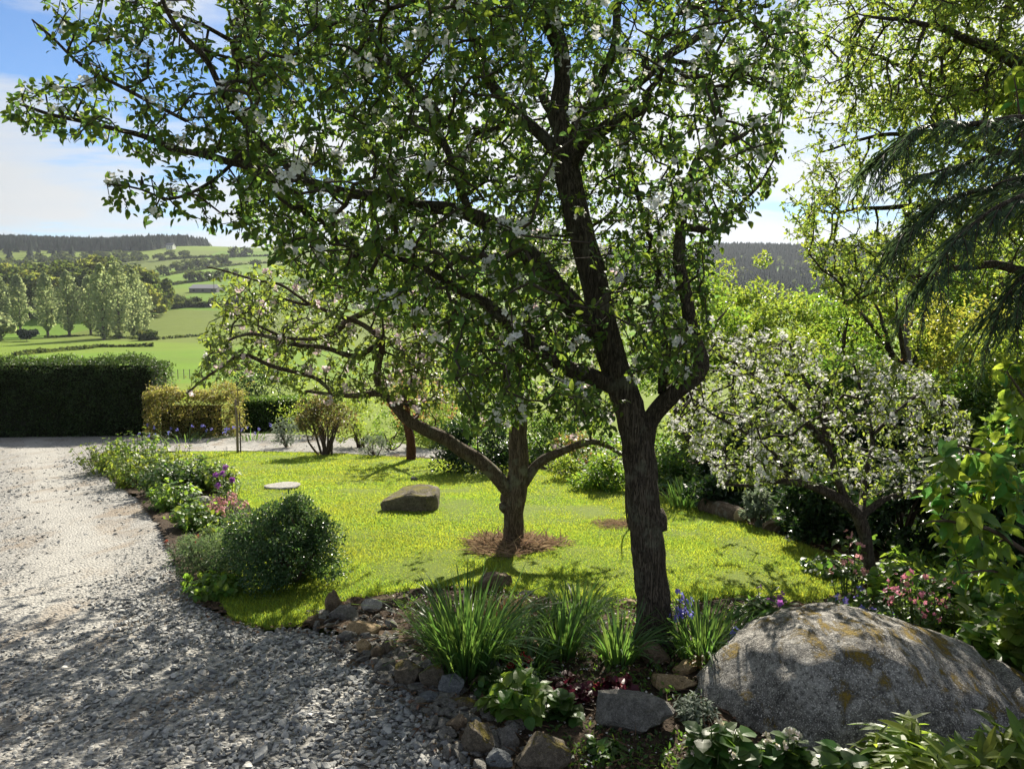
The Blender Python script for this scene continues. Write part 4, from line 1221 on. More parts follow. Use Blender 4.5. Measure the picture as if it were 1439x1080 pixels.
# ---- dark conifer with drooping boughs at the right margin
def conifer():
    b = G(1680, 960); t = b[1]
    root = thing('dark_conifer', 'dark conifer whose drooping feathery boughs hang in at the right margin', 'tree', b)
    Ls = [[(1680, 970, t, 120), (1678, 700, t, 100), (1674, 300, t, 84), (1668, -100, t, 60), (1664, -500, t, 24), (1662, -640, t, 6)]]
    bo = [
        [(1660, 170, t, 26), (1560, 165, t, 18), (1460, 168, t, 12), (1390, 172, t, 9), (1330, 176, t, 6), (1280, 186, t, 4), (1245, 215, t, 2)],
        [(1664, 240, t + .25, 24), (1560, 235, t + .3, 16), (1470, 240, t + .3, 11), (1390, 262, t + .3, 7), (1320, 285, t + .3, 4), (1270, 330, t + .3, 2)],
        [(1666, 260, t - .15, 24), (1570, 250, t - .2, 16), (1480, 262, t - .25, 10), (1410, 290, t - .25, 7), (1350, 325, t - .25, 4), (1310, 380, t - .25, 2)],
        [(1664, 210, t + .5, 20), (1560, 200, t + .6, 14), (1460, 210, t + .6, 9), (1380, 222, t + .6, 6), (1310, 240, t + .6, 3)],
        [(1668, 330, t, 22), (1580, 330, t, 14), (1500, 350, t, 9), (1440, 385, t, 6), (1405, 430, t, 3)],
        [(1668, 350, t + .3, 20), (1560, 360, t + .3, 13), (1470, 400, t + .3, 8), (1430, 440, t + .3, 4)],
        [(1660, 60, t + .2, 24), (1600, 20, t + .3, 16), (1540, 10, t + .3, 9), (1500, 20, t + .3, 4)],
        [(1664, 120, t, 22), (1760, 120, t, 12), (1850, 160, t, 4)],
        [(1668, 420, t, 22), (1780, 440, t, 12), (1860, 500, t, 4)],
        [(1664, 0, t, 22), (1700, -60, t + .9, 10), (1710, -40, t + 1.4, 4)],
    ]
    lines = limb_lines(Ls + bo)
    lp, lr = build_limbs(root, lines, M_BARK, 1, step=.07)
    tw = Geo(); nl = Geo()
    for bi, q in enumerate(lp[1:]):
        n = len(q); tan = nrm(np.gradient(q, axis=0))
        for i in range(n // 5, n):
            f = i / n
            for sgn in (-1, 1):
                for rep in range(3):
                    side = nrm(np.cross(tan[i], [0, 0, 1])) * sgn
                    L0 = rng.uniform(.16, .38) * (1.15 - .45 * f)
                    d0 = nrm(tan[i] * .8 + side * rng.uniform(.3, 1.3) + np.array([0, 0, rng.uniform(-.3, .15)]) + rdir(1)[0] * .2)
                    k = 8; s_ = np.linspace(0, 1, k)[:, None]
                    c = q[i] + d0 * s_ * L0 + np.array([0, 0, -1.0]) * s_ ** 2 * L0 * rng.uniform(.15, .7)
                    tube(tw, c, np.linspace(.0035, .001, k), 3)
                    ct = nrm(np.gradient(c, axis=0))
                    m_ = int(26 + 90 * L0); u = rng.uniform(.1, 1, m_); j = np.minimum((u * (k - 1)).astype(int), k - 2); fr = (u * (k - 1) - j)[:, None]
                    pp = c[j] * (1 - fr) + c[j + 1] * fr; pt = ct[j]
                    sd2 = nrm(np.cross(pt, [0, 0, 1])) * rng.choice([-1, 1], m_)[:, None]
                    nd_ = nrm(pt * .9 + sd2 * rng.uniform(.25, .8, (m_, 1)) + rdir(m_) * .12 + [0, 0, -.15])
                    nl.add(*inst(LEAF_NEEDLE, frames(nd_, np.array([0, 0, 1.0]) + rdir(m_) * .3), pp, rng.uniform(.035, .07, m_) * (1.1 - .5 * u)))
    part('twigs', tw, M_TWIG, root, True)
    part('needles', nl, ML['conifer'], root)


conifer()

# ---- bare-branched small tree and the pole behind
t = G(1282, 672)[1]
small_tree('bare_tree', 'small nearly bare tree with thin dark branches left of the pole', [
    [(1290, 690, t, 17), (1282, 620, t, 15), (1275, 555, t, 13), (1270, 525, t, 11), (1252, 495, t, 8), (1228, 462, t, 5), (1195, 420, t, 2.5)],
    [(1274, 545, t, 10), (1270, 500, t + .1, 7), (1262, 450, t + .1, 5), (1258, 400, t + .1, 2)], [(1272, 530, t, 7), (1290, 490, t, 5), (1300, 440, t, 3), (1302, 400, t, 2)],
    [(1255, 500, t, 6), (1235, 440, t - .1, 4), (1215, 380, t - .1, 2)]],
    [[(1190, 480), (1185, 390), (1240, 375), (1310, 385), (1310, 500), (1260, 520)]], [(t - .6, t + .6)], [150], (.02, .035), ML['bronze'], M_BARK, T=LEAF_SMALL, k=(1, 2), mid=.5)

c = P(1283, 350, 10.8); z0 = float(H(c[0], c[1]))
root = thing('utility_pole', 'grey wooden utility pole among the trees at the right', 'pole', (c[0], c[1], z0))
g = Geo(); tube(g, [(c[0], c[1], z0 - .1), (c[0], c[1], z0 + 2), (c[0], c[1], c[2])], [.058, .054, .047], 12); part('pole', g, plain('pole_wood', (.13, .115, .10), .9, .3, 14, .5), root, True)
g = Geo(); tube(g, [(c[0], c[1], c[2] - .04), (c[0], c[1], c[2] + .02)], [.053, .053], 12); part('cap', g, plain('zinc', (.35, .36, .37), .5, .1), root, True)
g = Geo()
for k in (-1, 1): tube(g, [(c[0] + k * .07, c[1], c[2] - .32), (c[0] + k * .07, c[1], c[2] - .2)], [.03, .022], 8)
tube(g, [(c[0] - .12, c[1] - .08, c[2] - .3), (c[0] + .12, c[1] - .08, c[2] - .3)], [.02, .02], 6); part('insulator', g, plain('insulator', (.25, .2, .17), .4, .2), root, True)

# ground cover that closes the soil under the shrubs on the right
def cover(name, label, pl, n, leaf, mat, hgt, T=LEAF_WIDE, seed=1):
    w = poly_world(pl); q = scatter(w, n); q = q[~in_lawn(q[:, 0], q[:, 1])]
    hh = hgt * (.25 + .9 * vnoise(q[:, 0], q[:, 1], 2.2, seed)) * rng.uniform(.35, 1, len(q))
    g = Geo(); leaf_cloud(g, on_ground(q, 0) + np.column_stack([np.zeros((len(q), 2)), hh]), np.tile([0, 0, .6], (len(q), 1)), leaf, T, .4)
    return solo(name, g, ML[mat], (0, 0, 0), label, 'ground cover', kind='stuff')


cover('ground_cover', 'dark ivy-like ground cover under the shrubs at the right of the lawn', [(630, 640), (700, 630), (830, 622), (1000, 622), (1250, 630), (1560, 640), (1560, 800), (1250, 800), (1180, 790), (1120, 758), (1040, 730), (980, 712), (900, 686), (820, 679), (760, 660), (700, 652)], 36000, (.04, .075), 'green', .28, seed=81)
cover('ground_cover', 'bright leafy ground cover between the boulder and the right margin', [(1205, 850), (1250, 800), (1560, 780), (1600, 1000), (1440, 990), (1380, 930), (1290, 890)], 7000, (.04, .075), 'fresh', .20, seed=82)
cover('ground_cover', 'low weedy green cover along the border beside the drive', [(128, 648), (205, 640), (262, 668), (318, 690), (350, 712), (372, 745), (350, 790), (300, 830), (270, 800), (240, 745), (200, 700)], 9000, (.02, .04), 'fresh', .10, LEAF_SMALL, seed=83)
for nm, lb, px, py, w, h, mt, lf, n, o in [
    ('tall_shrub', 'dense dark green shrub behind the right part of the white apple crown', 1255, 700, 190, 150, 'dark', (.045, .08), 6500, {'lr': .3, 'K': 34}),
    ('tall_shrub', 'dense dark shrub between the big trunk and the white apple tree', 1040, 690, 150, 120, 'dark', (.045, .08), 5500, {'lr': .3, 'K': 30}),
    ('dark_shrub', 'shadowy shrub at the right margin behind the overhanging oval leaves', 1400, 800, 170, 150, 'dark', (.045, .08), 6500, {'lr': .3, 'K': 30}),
    ('tall_shrub', 'pale green airy shrub below the airy tree, left of the pole', 1180, 668, 170, 290, 'fresh', (.04, .07), 4200, {'lr': .2, 'K': 44}),
    ('tall_shrub', 'lime green shrub between the pole and the golden bush', 1300, 676, 130, 230, 'lime', (.04, .07), 4200, {'lr': .22, 'K': 40}),
    ('lime_shrub', 'broad yellow-green shrub beyond the gravel bend under the pink blossom', 455, 612, 130, 60, 'lime', (.04, .07), 2600, {'K': 30}),
    ('bright_shrub', 'mixed green shrub beyond the gravel, right of the bronze tree', 650, 622, 120, 96, 'fresh', (.04, .07), 3600, {'K': 30}),
    ('bronze_shrub', 'orange-tinted shrub beyond the gravel under the lawn apple crown', 590, 606, 90, 90, 'bronze', (.04, .07), 2400, {'K': 26}),
]:
    bush(nm, lb, px, py, w, h, mt, lf, n, **o)

for px, py, w, h, mt, n, lb in [
    (1055, 645, 200, 290, 'lime', 8000, 'tall yellow-green tree glowing in the sun directly right of the main fork'),
    (1160, 642, 190, 245, 'fresh', 7500, 'lower light green tree in the gap where the far field shows'),
    (1240, 644, 170, 265, 'lime', 7000, 'yellow-green tree behind the bare tree and the pole'),
    (1340, 646, 200, 340, 'fresh', 9000, 'tall light green tree behind the golden bush'),
    (1430, 650, 220, 440, 'lime', 10000, 'tallest yellow-green tree at the right margin behind the conifer'),
    (960, 642, 150, 250, 'green', 6000, 'mid green tree seen between the stems of the big apple tree'),
]:
    bush('woodland_tree', lb, px, py, w, h, mt, (.05, .085), n, cat='tree', group='garden trees at the right', K=64, lr=.2, stems=9, floor=.1)
# ---------------------------------------------------------------- rocks
def rock_geo(size, seed, planes=9, rough=.10, sub=3, pw=.8):
    r = np.random.default_rng(seed); V, F = ico(sub); q = np.sign(V) * np.abs(V) ** pw
    for n in nrm(r.normal(size=(planes, 3))):
        d = r.uniform(.5, .9); h = q @ n - d; q -= np.where(h > 0, h, 0)[:, None] * n
    q *= 1 + rough * np.array([mnoise.noise(Vector(v * 1.8 + seed)) + .5 * mnoise.noise(Vector(v * 4.2 + seed)) + .45 * mnoise.noise(Vector(v * 9 + seed)) for v in V])[:, None]
    lo, hi = q.min(0), q.max(0)
    return (q - (lo + hi) / 2) / (hi - lo) * size, F


SM = {
    'grey': stonemat('grey_stone', (.11, .105, .095), (.22, .21, .19), (.16, .13, .02), .1, 2.0),
    'slate': stonemat('slate_stone', (.10, .11, .12), (.19, .20, .20), None, 0, 2.0),
    'brown': stonemat('brown_stone', (.10, .075, .05), (.21, .16, .11), (.10, .10, .025), .15, 2.0),
    'pale': stonemat('pale_stone', (.28, .27, .24), (.42, .40, .36), None, 0, 2.0),
    'tan': stonemat('tan_stone', (.24, .17, .09), (.36, .27, .16), (.20, .16, .05), .1, 2.0),
    'mossy': stonemat('mossy_stone', (.09, .075, .055), (.17, .145, .11), (.15, .12, .02), .55, 2.0),
    'granite': stonemat('granite', (.115, .108, .10), (.38, .365, .335), (.22, .155, .03), .36, 1.0, .8, True),
    'lawnrock': stonemat('lawn_rock', (.10, .085, .065), (.22, .19, .14), (.17, .15, .03), .5, 1.4),
}
# px, py (foot), w, h, stone, depth ratio, label
ST = [
    (468, 866, 28, 40, 'brown', .6, 'upright pointed brown stone at the corner of the lawn and the drive'),
    (482, 878, 54, 26, 'grey', .7, 'flat grey stone in front of the upright pointed stone'),
    (520, 864, 38, 22, 'pale', .8, 'whitish stone at the lawn edge right of the upright pointed stone'),
    (565, 852, 26, 16, 'brown', .8, 'small dark stone at the lawn edge right of the whitish stone'),
    (507, 900, 58, 24, 'tan', .7, 'flat tan stone behind the black soil hollow'),
    (487, 906, 30, 20, 'grey', .8, 'small grey block below the flat grey stone'),
    (510, 926, 26, 26, 'tan', .8, 'small tan lump just below the flat tan stone'),
    (530, 930, 24, 24, 'brown', .8, 'small brown lump between the tan lump and the yellow mossy lump'),
    (546, 928, 26, 34, 'mossy', .8, 'narrow yellow mossy lump beside the black soil hollow'),
    (540, 950, 40, 22, 'grey', .7, 'grey stone below the yellow mossy lump, on the drive edge'),
    (573, 970, 54, 40, 'mossy', .8, 'rounded moss-topped stone on the drive edge left of the tallest leaf clump'),
    (606, 976, 44, 40, 'mossy', .8, 'stone with a yellow moss cap below the tallest leaf clump'),
    (634, 985, 44, 34, 'slate', .7, 'dark sloping slate stone right of the yellow moss cap'),
    (600, 990, 42, 16, 'slate', .8, 'flat slate slab lying in front of the yellow moss cap'),
    (655, 1006, 70, 22, 'mossy', .5, 'long low mossy stone in the middle of the drive edge'),
    (694, 1010, 40, 32, 'grey', .8, 'grey stone at the right end of the long mossy stone'),
    (640, 1036, 38, 28, 'brown', .8, 'brown stone under the left end of the long mossy stone'),
    (667, 1030, 22, 20, 'slate', .8, 'small slate block under the long mossy stone'),
    (699, 1024, 28, 14, 'pale', .7, 'small flat pale stone on top of the lower heap'),
    (726, 1032, 42, 30, 'grey', .8, 'rough grey stone at the right of the lower heap'),
    (688, 1040, 36, 20, 'brown', .7, 'tilted brown slab in the middle of the lower heap'),
    (670, 1068, 56, 48, 'mossy', .9, 'large mossy lump at the bottom of the drive edge'),
    (714, 1060, 38, 40, 'grey', .8, 'upright grey wedge right of the large mossy lump'),
    (702, 1085, 48, 28, 'slate', .8, 'slate block at the bottom edge below the grey wedge'),
    (762, 1092, 104, 50, 'mossy', .7, 'widest moss-covered stone at the bottom edge of the picture'),
    (897, 1040, 134, 62, 'grey', .55, 'large angular grey rock in the bed in front of the big trunk'),
    (921, 942, 58, 40, 'brown', .8, 'brown rock against the foot of the big apple trunk'),
    (966, 958, 48, 24, 'tan', .8, 'tan rock right of the foot of the big apple trunk'),
    (950, 982, 72, 28, 'tan', .7, 'flat-topped tan rock in front of the big apple trunk'),
    (1018, 984, 30, 24, 'tan', .9, 'small orange-tan stone near the left tip of the boulder'),
    (697, 832, 58, 26, 'brown', .7, 'dark rounded rock behind the dry brown grass tuft'),
    (740, 842, 30, 12, 'grey', .7, 'low grey stone at the lawn edge right of the dry grass tuft'),
    (883, 858, 34, 14, 'tan', .8, 'flat tan slab left of the big trunk, the upper of two'),
    (884, 884, 34, 14, 'tan', .8, 'flat tan slab left of the big trunk, the lower of two'),
    (745, 922, 40, 20, 'tan', .7, 'tan stone between the leaf clumps in the middle of the bed'),
    (688, 950, 38, 20, 'slate', .7, 'slate stone right of the tallest leaf clump'),
    (263, 704, 34, 16, 'pale', .7, 'pale stone in the border beside the drive'),
    (282, 708, 28, 10, 'pale', .7, 'low whitish stone right of the pale border stone'),
    (294, 722, 30, 16, 'brown', .8, 'dark stone below the whitish border stone'),
    (1100, 752, 56, 22, 'brown', .7, 'dark stone at the lawn edge right of the log'),
    (582, 679, 12, 10, 'grey', .9, 'little grey stone on the lawn behind the mossy lawn rock'),
]
for i, (px, py, w, h, k, dr, lb) in enumerate(ST):
    b = G(px, py); s = PX(b); dp = w * s * dr
    V, F = rock_geo(np.array([w * s, dp, h * s * 1.25]) * .9, 100 + i, 11, .15, 3, .9)
    a = rng.uniform(-.2, .2); c_, s_ = math.cos(a), math.sin(a)
    V = V @ np.array([[c_, s_, 0], [-s_, c_, 0], [0, 0, 1]])
    c = b + np.array([0, dp * .42, h * s * .5]); c[2] = float(H(c[0], c[1])) + h * s * .38
    g = Geo(); g.add(V + c, F)
    solo('stone', g, SM[k], (c[0], c[1], c[2] - h * s * .6), lb, 'stone', 'stones in the beds and along the drive', smooth=False)

b = G(575, 722); s = PX(b); V, F = rock_geo(np.array([84 * s, 56 * s, 44 * s]), 77, 6, .05, 4, .5)
c = b + np.array([0, 22 * s, 13 * s]); g = Geo(); g.add(V + c, F)
solo('lawn_rock', g, SM['lawnrock'], b, 'block-shaped rock with a mossy top lying on the lawn', 'rock', smooth=False)
b = G(397, 688); s = PX(b); g = Geo(); V, F = rock_geo(np.array([50 * s, 42 * s, .05]), 78, 5, .05, 3); V[:, 2] = np.clip(V[:, 2], -.03, .018); g.add(V + b + [0, 0, .048], F)
solo('stone_slab', g, SM['pale'], b, 'flat pale stone slab set into the lawn', 'slab', smooth=False)

# broken stone between the edging stones
def rubble():
    e = poly_world([(690, 1075), (655, 1035), (625, 1000), (590, 968), (548, 935), (505, 905), (475, 875), (455, 862)]); k = 460
    u = rng.uniform(0, len(e) - 1.01, k); i = u.astype(int); f = (u - i)[:, None]; q = e[i] * (1 - f) + e[i + 1] * f + rng.normal(0, .075, (k, 2)) + [.04, .02]
    g = Geo(); ch = rng.integers(0, len(chips), k); s_ = rng.uniform(.018, .06, k) * rng.uniform(.6, 1.1, k)
    M = frames(nrm(np.column_stack([rng.normal(size=(k, 2)), rng.normal(0, .3, k)])), np.tile([0, 0, 1.0], (k, 1)) + rdir(k) * .5); loc = on_ground(q, .02)
    for c in range(len(chips)): g.add(*inst(chips[c], M[ch == c], loc[ch == c], s_[ch == c]))
    solo('stone_rubble', g, SM['grey'], (0, 0, 0), 'small broken stones packed between the edging stones of the bed', 'rubble', kind='stuff')


rubble()

# the boulder: its own outline, real depth
def boulder():
    c = G(1250, 1066); s = PX(c); V, F = ico(5); n_ = np.sign(V) * np.abs(V) ** .86
    for nn, d in (((-.85, -.35, .25), .86), ((-.1, -.9, .45), .84), ((.6, -.4, .70), .80), ((.75, -.65, .1), .86), ((-.3, .1, .95), .92)):
        nn = nrm(nn); h = n_ @ nn - d; n_ -= np.where(h > 0, h * .6, 0)[:, None] * nn
    rn = np.array([.07 * mnoise.noise(Vector(v * 1.4 + 3)) + .03 * mnoise.noise(Vector((v[0] * 3, v[1] * 3, v[2] * 6 + v[0] * 2))) + .032 * mnoise.noise(Vector(v * 8)) + .024 * mnoise.noise(Vector(v * 19)) for v in V])
    n_ *= (1 + rn)[:, None]
    w, dp, h = .58, .50, .355
    q = n_ * [w, dp, h]
    q[:, 0] += .10
    # low toe at the left, long slope to the right
    t = np.clip((-q[:, 0] - .18) / .5, 0, 1); q[:, 2] *= 1 - .42 * t ** 1.3; q[:, 0] -= .16 * t * np.clip(1 - q[:, 2] / .3, 0, 1)
    t = np.clip((q[:, 0] - .1) / .75, 0, 1); q[:, 2] *= 1 - .62 * t; q[:, 0] += .22 * t
    # crack near the right end
    cr = np.exp(-((q[:, 0] - .66 - .25 * q[:, 1]) / .028) ** 2); q[:, 2] -= cr * .05
    o = np.array([c[0] - .01, c[1] + .42, float(H(c[0], c[1] + .42)) + .02])
    g = Geo(); g.add(q + o, F)
    return solo('boulder', g, SM['granite'], o, 'huge rounded granite boulder with orange moss patches', 'boulder', smooth=True)


boulder()

# ---------------------------------------------------------------- plants of the beds
def blade_plant(name, label, px, py, n, hpx, spread, mat, width=.010, droop=.55, cat='plant', group=None, flower=None, nf=0):
    b = G(px, py); s = PX(b); Ln = hpx * s * 1.15
    k = 7; t = np.linspace(0, 1, k)
    a = rng.uniform(0, 2 * math.pi, n); hd = np.stack([np.cos(a), np.sin(a), np.zeros(n)], 1)
    base = b + hd * (rng.uniform(0, 1, n) ** .7 * spread * s)[:, None] * .5
    base[:, 2] = H(base[:, 0], base[:, 1]) - .01
    L_ = Ln * rng.uniform(.55, 1.1, n); le = rng.uniform(.08, .5, n); dr = rng.uniform(.1, droop * 1.6, n) ** 1.5
    ctr = base[:, None] + hd[:, None] * (L_[:, None] * (le[:, None] * t + dr[:, None] * t ** 2.5))[..., None] + np.array([0, 0, 1.0]) * (L_[:, None] * (t * (1 - .3 * le[:, None]) - dr[:, None] * .75 * t ** 3))[..., None]
    sd_ = np.stack([-hd[:, 1], hd[:, 0], np.zeros(n)], 1); tw = rng.uniform(-.6, .6, n); sd_ = nrm(sd_ + hd * tw[:, None])
    wd = width * np.array([.7, .95, 1, 1, .85, .55, .06]) * rng.uniform(.7, 1.2, n)[:, None] / 2
    V = np.stack([ctr - sd_[:, None] * wd[..., None], ctr + sd_[:, None] * wd[..., None] + np.array([0, 0, .002])], 2).reshape(-1, 3)
    o = (np.arange(n) * k * 2)[:, None, None]; i = np.arange(k - 1)[None, :, None] * 2
    F = (o + i + np.array([0, 1, 3, 2])[None, None]).reshape(-1, 4)
    root = thing(name, label, cat, b, group)
    g = Geo(); g.add(V, F); part('leaves', g, ML[mat], root, True)
    if flower:
        tp = b + np.column_stack([rng.normal(0, spread * s * .35, (nf, 2)), Ln * rng.uniform(.55, 1.0, nf)])
        g = Geo()
        for q in tp: tube(g, [b + (q - b) * [.3, .3, 0], (b + q) / 2 + (q - b) * [.1, .1, .05], q], [.003, .0025, .002], 4)
        part('stems', g, M_STEM, root)
        flower_parts(root, tp, (6, 8), (.010, .016), .03, flower)
    return root


def herb(name, label, px, py, hpx, wpx, nst, T, leaf, mat, per=7, flower=None, fsize=(.012, .02), nfl=1.0, fk=(2, 4), clus=.02, cat='plant', group=None, lean=.5, lo=.15, dep=1.0, off=0):
    """leafy perennial: stems rising from the soil, leaves up each stem, flower heads on some"""
    b = G(px, py); b = b + np.array([0, off, 0]); b[2] = float(H(b[0], b[1])); s = PX(b); h = hpx * s; w = wpx * s / 2
    root = thing(name, label, cat, b, group)
    gs = Geo(); P_ = []; D_ = []; tips = []
    for i in range(nst):
        a = rng.uniform(0, 2 * math.pi); r = math.sqrt(rng.uniform()) * w
        foot = b + np.array([math.cos(a) * r * .55, math.sin(a) * r * .55 * dep, 0]); foot[2] = H(foot[0], foot[1]) - .01
        top = b + np.array([math.cos(a) * r, math.sin(a) * r * dep, h * rng.uniform(.6, 1.08) * (1 - .35 * (r / w) ** 2)]); top[2] += float(H(top[0], top[1])) - b[2]
        m_ = foot * .5 + top * .5 + np.array([0, 0, .08 * h]) + rng.normal(0, .03 * h, 3)
        q, rr2 = smooth_line([foot, m_, top], [.0035, .003, .0018], max(.03, h / 8)); tube(gs, q, rr2, 4)
        for k in range(per):
            f = lo + (1 - lo) * (k + rng.uniform(0, .8)) / per; j = min(int(f * (len(q) - 1)), len(q) - 2); P_.append(q[j] + (q[j + 1] - q[j]) * rng.uniform()); D_.append(q[j + 1] - q[j])
        tips.append(q[-1])
    part('stems', gs, M_STEM, root)
    g = Geo(); rosette(g, np.array(P_), np.array(D_), (2, 3), leaf, T, (.6, 1.3), .3, .006); part('foliage', g, ML[mat], root)
    if flower:
        tp = np.array(tips); tp = tp[rng.uniform(0, 1, len(tp)) < nfl]
        flower_parts(root, tp + [0, 0, .012], fk, fsize, clus, flower)
    return root


cover('weeds', 'scattered little weeds and seedlings on the soil of the flower bed', [(560, 850), (700, 842), (900, 858), (1080, 870), (1000, 990), (900, 1000), (700, 960), (600, 930)], 5200, (.015, .035), 'green', .06, LEAF_SMALL, seed=84)
cover('weeds', 'sparse small weeds on the dark soil at the bottom of the bed', [(760, 1010), (900, 1040), (990, 1020), (1010, 1090), (780, 1090)], 1100, (.012, .03), 'green', .035, LEAF_SMALL, seed=85)
GB = 'strap-leaved clumps in the flower bed'
for (px, py, n, h, sp, lb) in [
    (655, 948, 330, 150, 76, 'tallest and widest clump of strap leaves, at the left of the flower bed'),
    (705, 925, 110, 90, 60, 'arching strap-leaf clump just right of the tallest clump'),
    (790, 925, 130, 92, 46, 'strap-leaf clump in the middle of the bed, in front of the dark soil'),
    (812, 882, 130, 74, 56, 'strap-leaf clump at the lawn edge left of the big trunk'),
    (868, 935, 120, 88, 40, 'upright strap-leaf clump just left of the big trunk'),
    (620, 900, 70, 60, 40, 'small strap-leaf tuft behind the tallest clump, towards the lawn'),
    (745, 950, 90, 60, 44, 'short strap-leaf clump in front of the dark soil, left of the purple leaves'),
    (1010, 955, 70, 54, 40, 'low strap-leaf clump between the tan rocks and the boulder'),
    (770, 880, 60, 46, 50, 'low thin strap-leaf clump behind the middle clump'),
    (985, 925, 170, 92, 80, 'arching strap-leaf clump right of the big trunk'),
]:
    blade_plant('strap_leaf_clump', lb, px, py, n, h, sp, 'blade', .0105, .42, group=GB)
blade_plant('grass_tuft', 'dry brown tuft of drooping grass in front of the dark rounded rock', 712, 872, 260, 46, 40, 'tan', .004, 1.0)
blade_plant('iris_clump', 'dark upright blade clump at the far lawn edge left of the log', 962, 715, 130, 44, 52, 'blade', .016, .3)
blade_plant('bluebell', 'bluebell clump with violet-blue flowers right of the big trunk', 957, 908, 50, 60, 46, 'blade', .008, .5, flower='blue', nf=5)
blade_plant('bluebell', 'pale bluebell near the left shoulder of the boulder', 1044, 935, 30, 44, 30, 'blade', .007, .5, flower='blue', nf=6)
blade_plant('bluebell', 'bluebells at the foot of the ragged beech hedge', 262, 621, 40, 22, 80, 'blade', .02, .6, flower='blue', nf=14)
blade_plant('bluebell', 'bluebells beside the drive below the small neat hedge', 352, 619, 30, 20, 50, 'blade', .02, .6, flower='blue', nf=12)

herb('cornflower', 'tall leafy cornflower with violet buds behind the boulder', 1072, 905, 88, 96, 26, LEAF_NARROW, (.06, .11), 'green', 7, 'violet', (.010, .018), .35, (2, 3), .012)
herb('red_tulip', 'small plant with dark red cups in front of the slate stone', 735, 955, 30, 40, 9, LEAF_NARROW, (.05, .08), 'grey', 3, 'red', (.012, .018), .6, (3, 4), .010)
herb('lobed_plant', 'fresh green plant with broad leaves at the front of the bed', 730, 1010, 66, 90, 26, LEAF_WIDE, (.045, .08), 'fresh', 5)
herb('lobed_plant', 'green broad-leaved plant below the purple-leaved plants', 790, 1020, 36, 44, 12, LEAF_WIDE, (.05, .08), 'green', 4)
herb('purple_plant', 'dark purple-leaved plant behind the angular grey rock', 800, 985, 30, 76, 26, LEAF_WIDE, (.03, .05), 'purple', 4)
herb('purple_plant', 'crimson-leaved plant left of the flat-topped tan rock', 865, 980, 30, 60, 20, LEAF_WIDE, (.03, .05), 'purple', 4, 'red', (.005, .008), .4)
herb('blue_succulent', 'low bluish mat plant between the angular rock and the boulder', 978, 1012, 34, 64, 46, LEAF_NARROW, (.02, .035), 'grey', 8)
herb('orange_shoot', 'orange-tinted young shoot right of the foot of the big trunk', 986, 950, 34, 22, 6, LEAF_NARROW, (.035, .055), 'bronze', 5)
herb('lobed_plant', 'small green plant between the slate stone and the tallest leaf clump', 690, 975, 30, 50, 16, LEAF_WIDE, (.03, .05), 'green', 4)
herb('lobed_plant', 'low green plant in the soil between the angular rock and the bottom edge', 850, 1062, 22, 60, 14, LEAF_WIDE, (.03, .05), 'green', 3)
herb('seedling', 'little green seedling by the flat-topped tan rock', 880, 965, 16, 40, 12, LEAF_SMALL, (.02, .03), 'fresh', 3)
herb('seedling', 'sparse low seedlings in the soil right of the tan rocks', 1040, 975, 20, 60, 16, LEAF_SMALL, (.02, .03), 'fresh', 3)
herb('astrantia', 'plant with pale cream flower heads below the left end of the boulder', 1015, 1100, 88, 90, 22, LEAF_WIDE, (.05, .085), 'green', 5, 'pale', (.007, .012), .4, (5, 7), .012)
herb('astrantia', 'cream-flowered plant in front of the middle of the boulder', 1100, 1105, 76, 70, 14, LEAF_WIDE, (.045, .07), 'green', 5, 'pale', (.007, .012), .4, (5, 7), .012)
herb('leafy_plant', 'dark green plant at the bottom edge under the boulder', 1180, 1110, 66, 90, 18, LEAF_WIDE, (.05, .09), 'green', 5)
herb('leafy_plant', 'bright narrow-leaved plant at the bottom right in front of the boulder', 1290, 1125, 108, 150, 34, LEAF_NARROW, (.08, .14), 'lime', 6)
herb('leafy_plant', 'bright leafy plant in the bottom right corner', 1405, 1130, 116, 120, 26, LEAF_NARROW, (.08, .14), 'lime', 6)
herb('aquilegia', 'tall thin columbine with dusky pink flowers beside the small white apple trunk', 1190, 850, 96, 46, 11, LEAF_SMALL, (.03, .05), 'green', 5, 'rosef', (.012, .018), .9, (2, 4), .02)
herb('aquilegia', 'pink columbine in full flower among the greenery right of the white apple trunk', 1290, 905, 108, 110, 40, LEAF_SMALL, (.03, .055), 'green', 6, 'pinkf', (.010, .016), .6, (2, 4), .03)
herb('periwinkle', 'blue-flowered periwinkle behind the top of the boulder', 1235, 872, 36, 130, 46, LEAF_WIDE, (.03, .05), 'green', 5, 'blue', (.018, .025), .3, (1, 1), .006)
herb('periwinkle', 'leafy plant with a few blue flowers right behind the boulder crest', 1300, 900, 40, 110, 42, LEAF_WIDE, (.035, .06), 'green', 5, 'blue', (.018, .025), .2, (1, 1), .006)
herb('white_leaved_plant', 'glossy broad-leaved plant right of the boulder crest', 1385, 945, 70, 120, 46, LEAF_WIDE, (.06, .10), 'fresh', 5)
herb('white_leaved_plant', 'lush leafy plant at the right margin above the boulder', 1450, 960, 130, 120, 50, LEAF_WIDE, (.06, .11), 'lime', 6)
herb('lush_plant', 'lush green perennial behind the pink columbine', 1370, 870, 80, 130, 56, LEAF_WIDE, (.05, .09), 'fresh', 6)
herb('lush_plant', 'pale green perennial between the columbine and the right margin', 1345, 915, 60, 90, 40, LEAF_WIDE, (.05, .08), 'lime', 5)
herb('lush_plant', 'dark perennial right of the small white apple trunk', 1275, 850, 60, 90, 36, LEAF_WIDE, (.045, .07), 'green', 5)
herb('lush_plant', 'low dark perennial at the lawn edge left of the small white apple trunk', 1170, 812, 36, 90, 36, LEAF_WIDE, (.04, .06), 'green', 4)
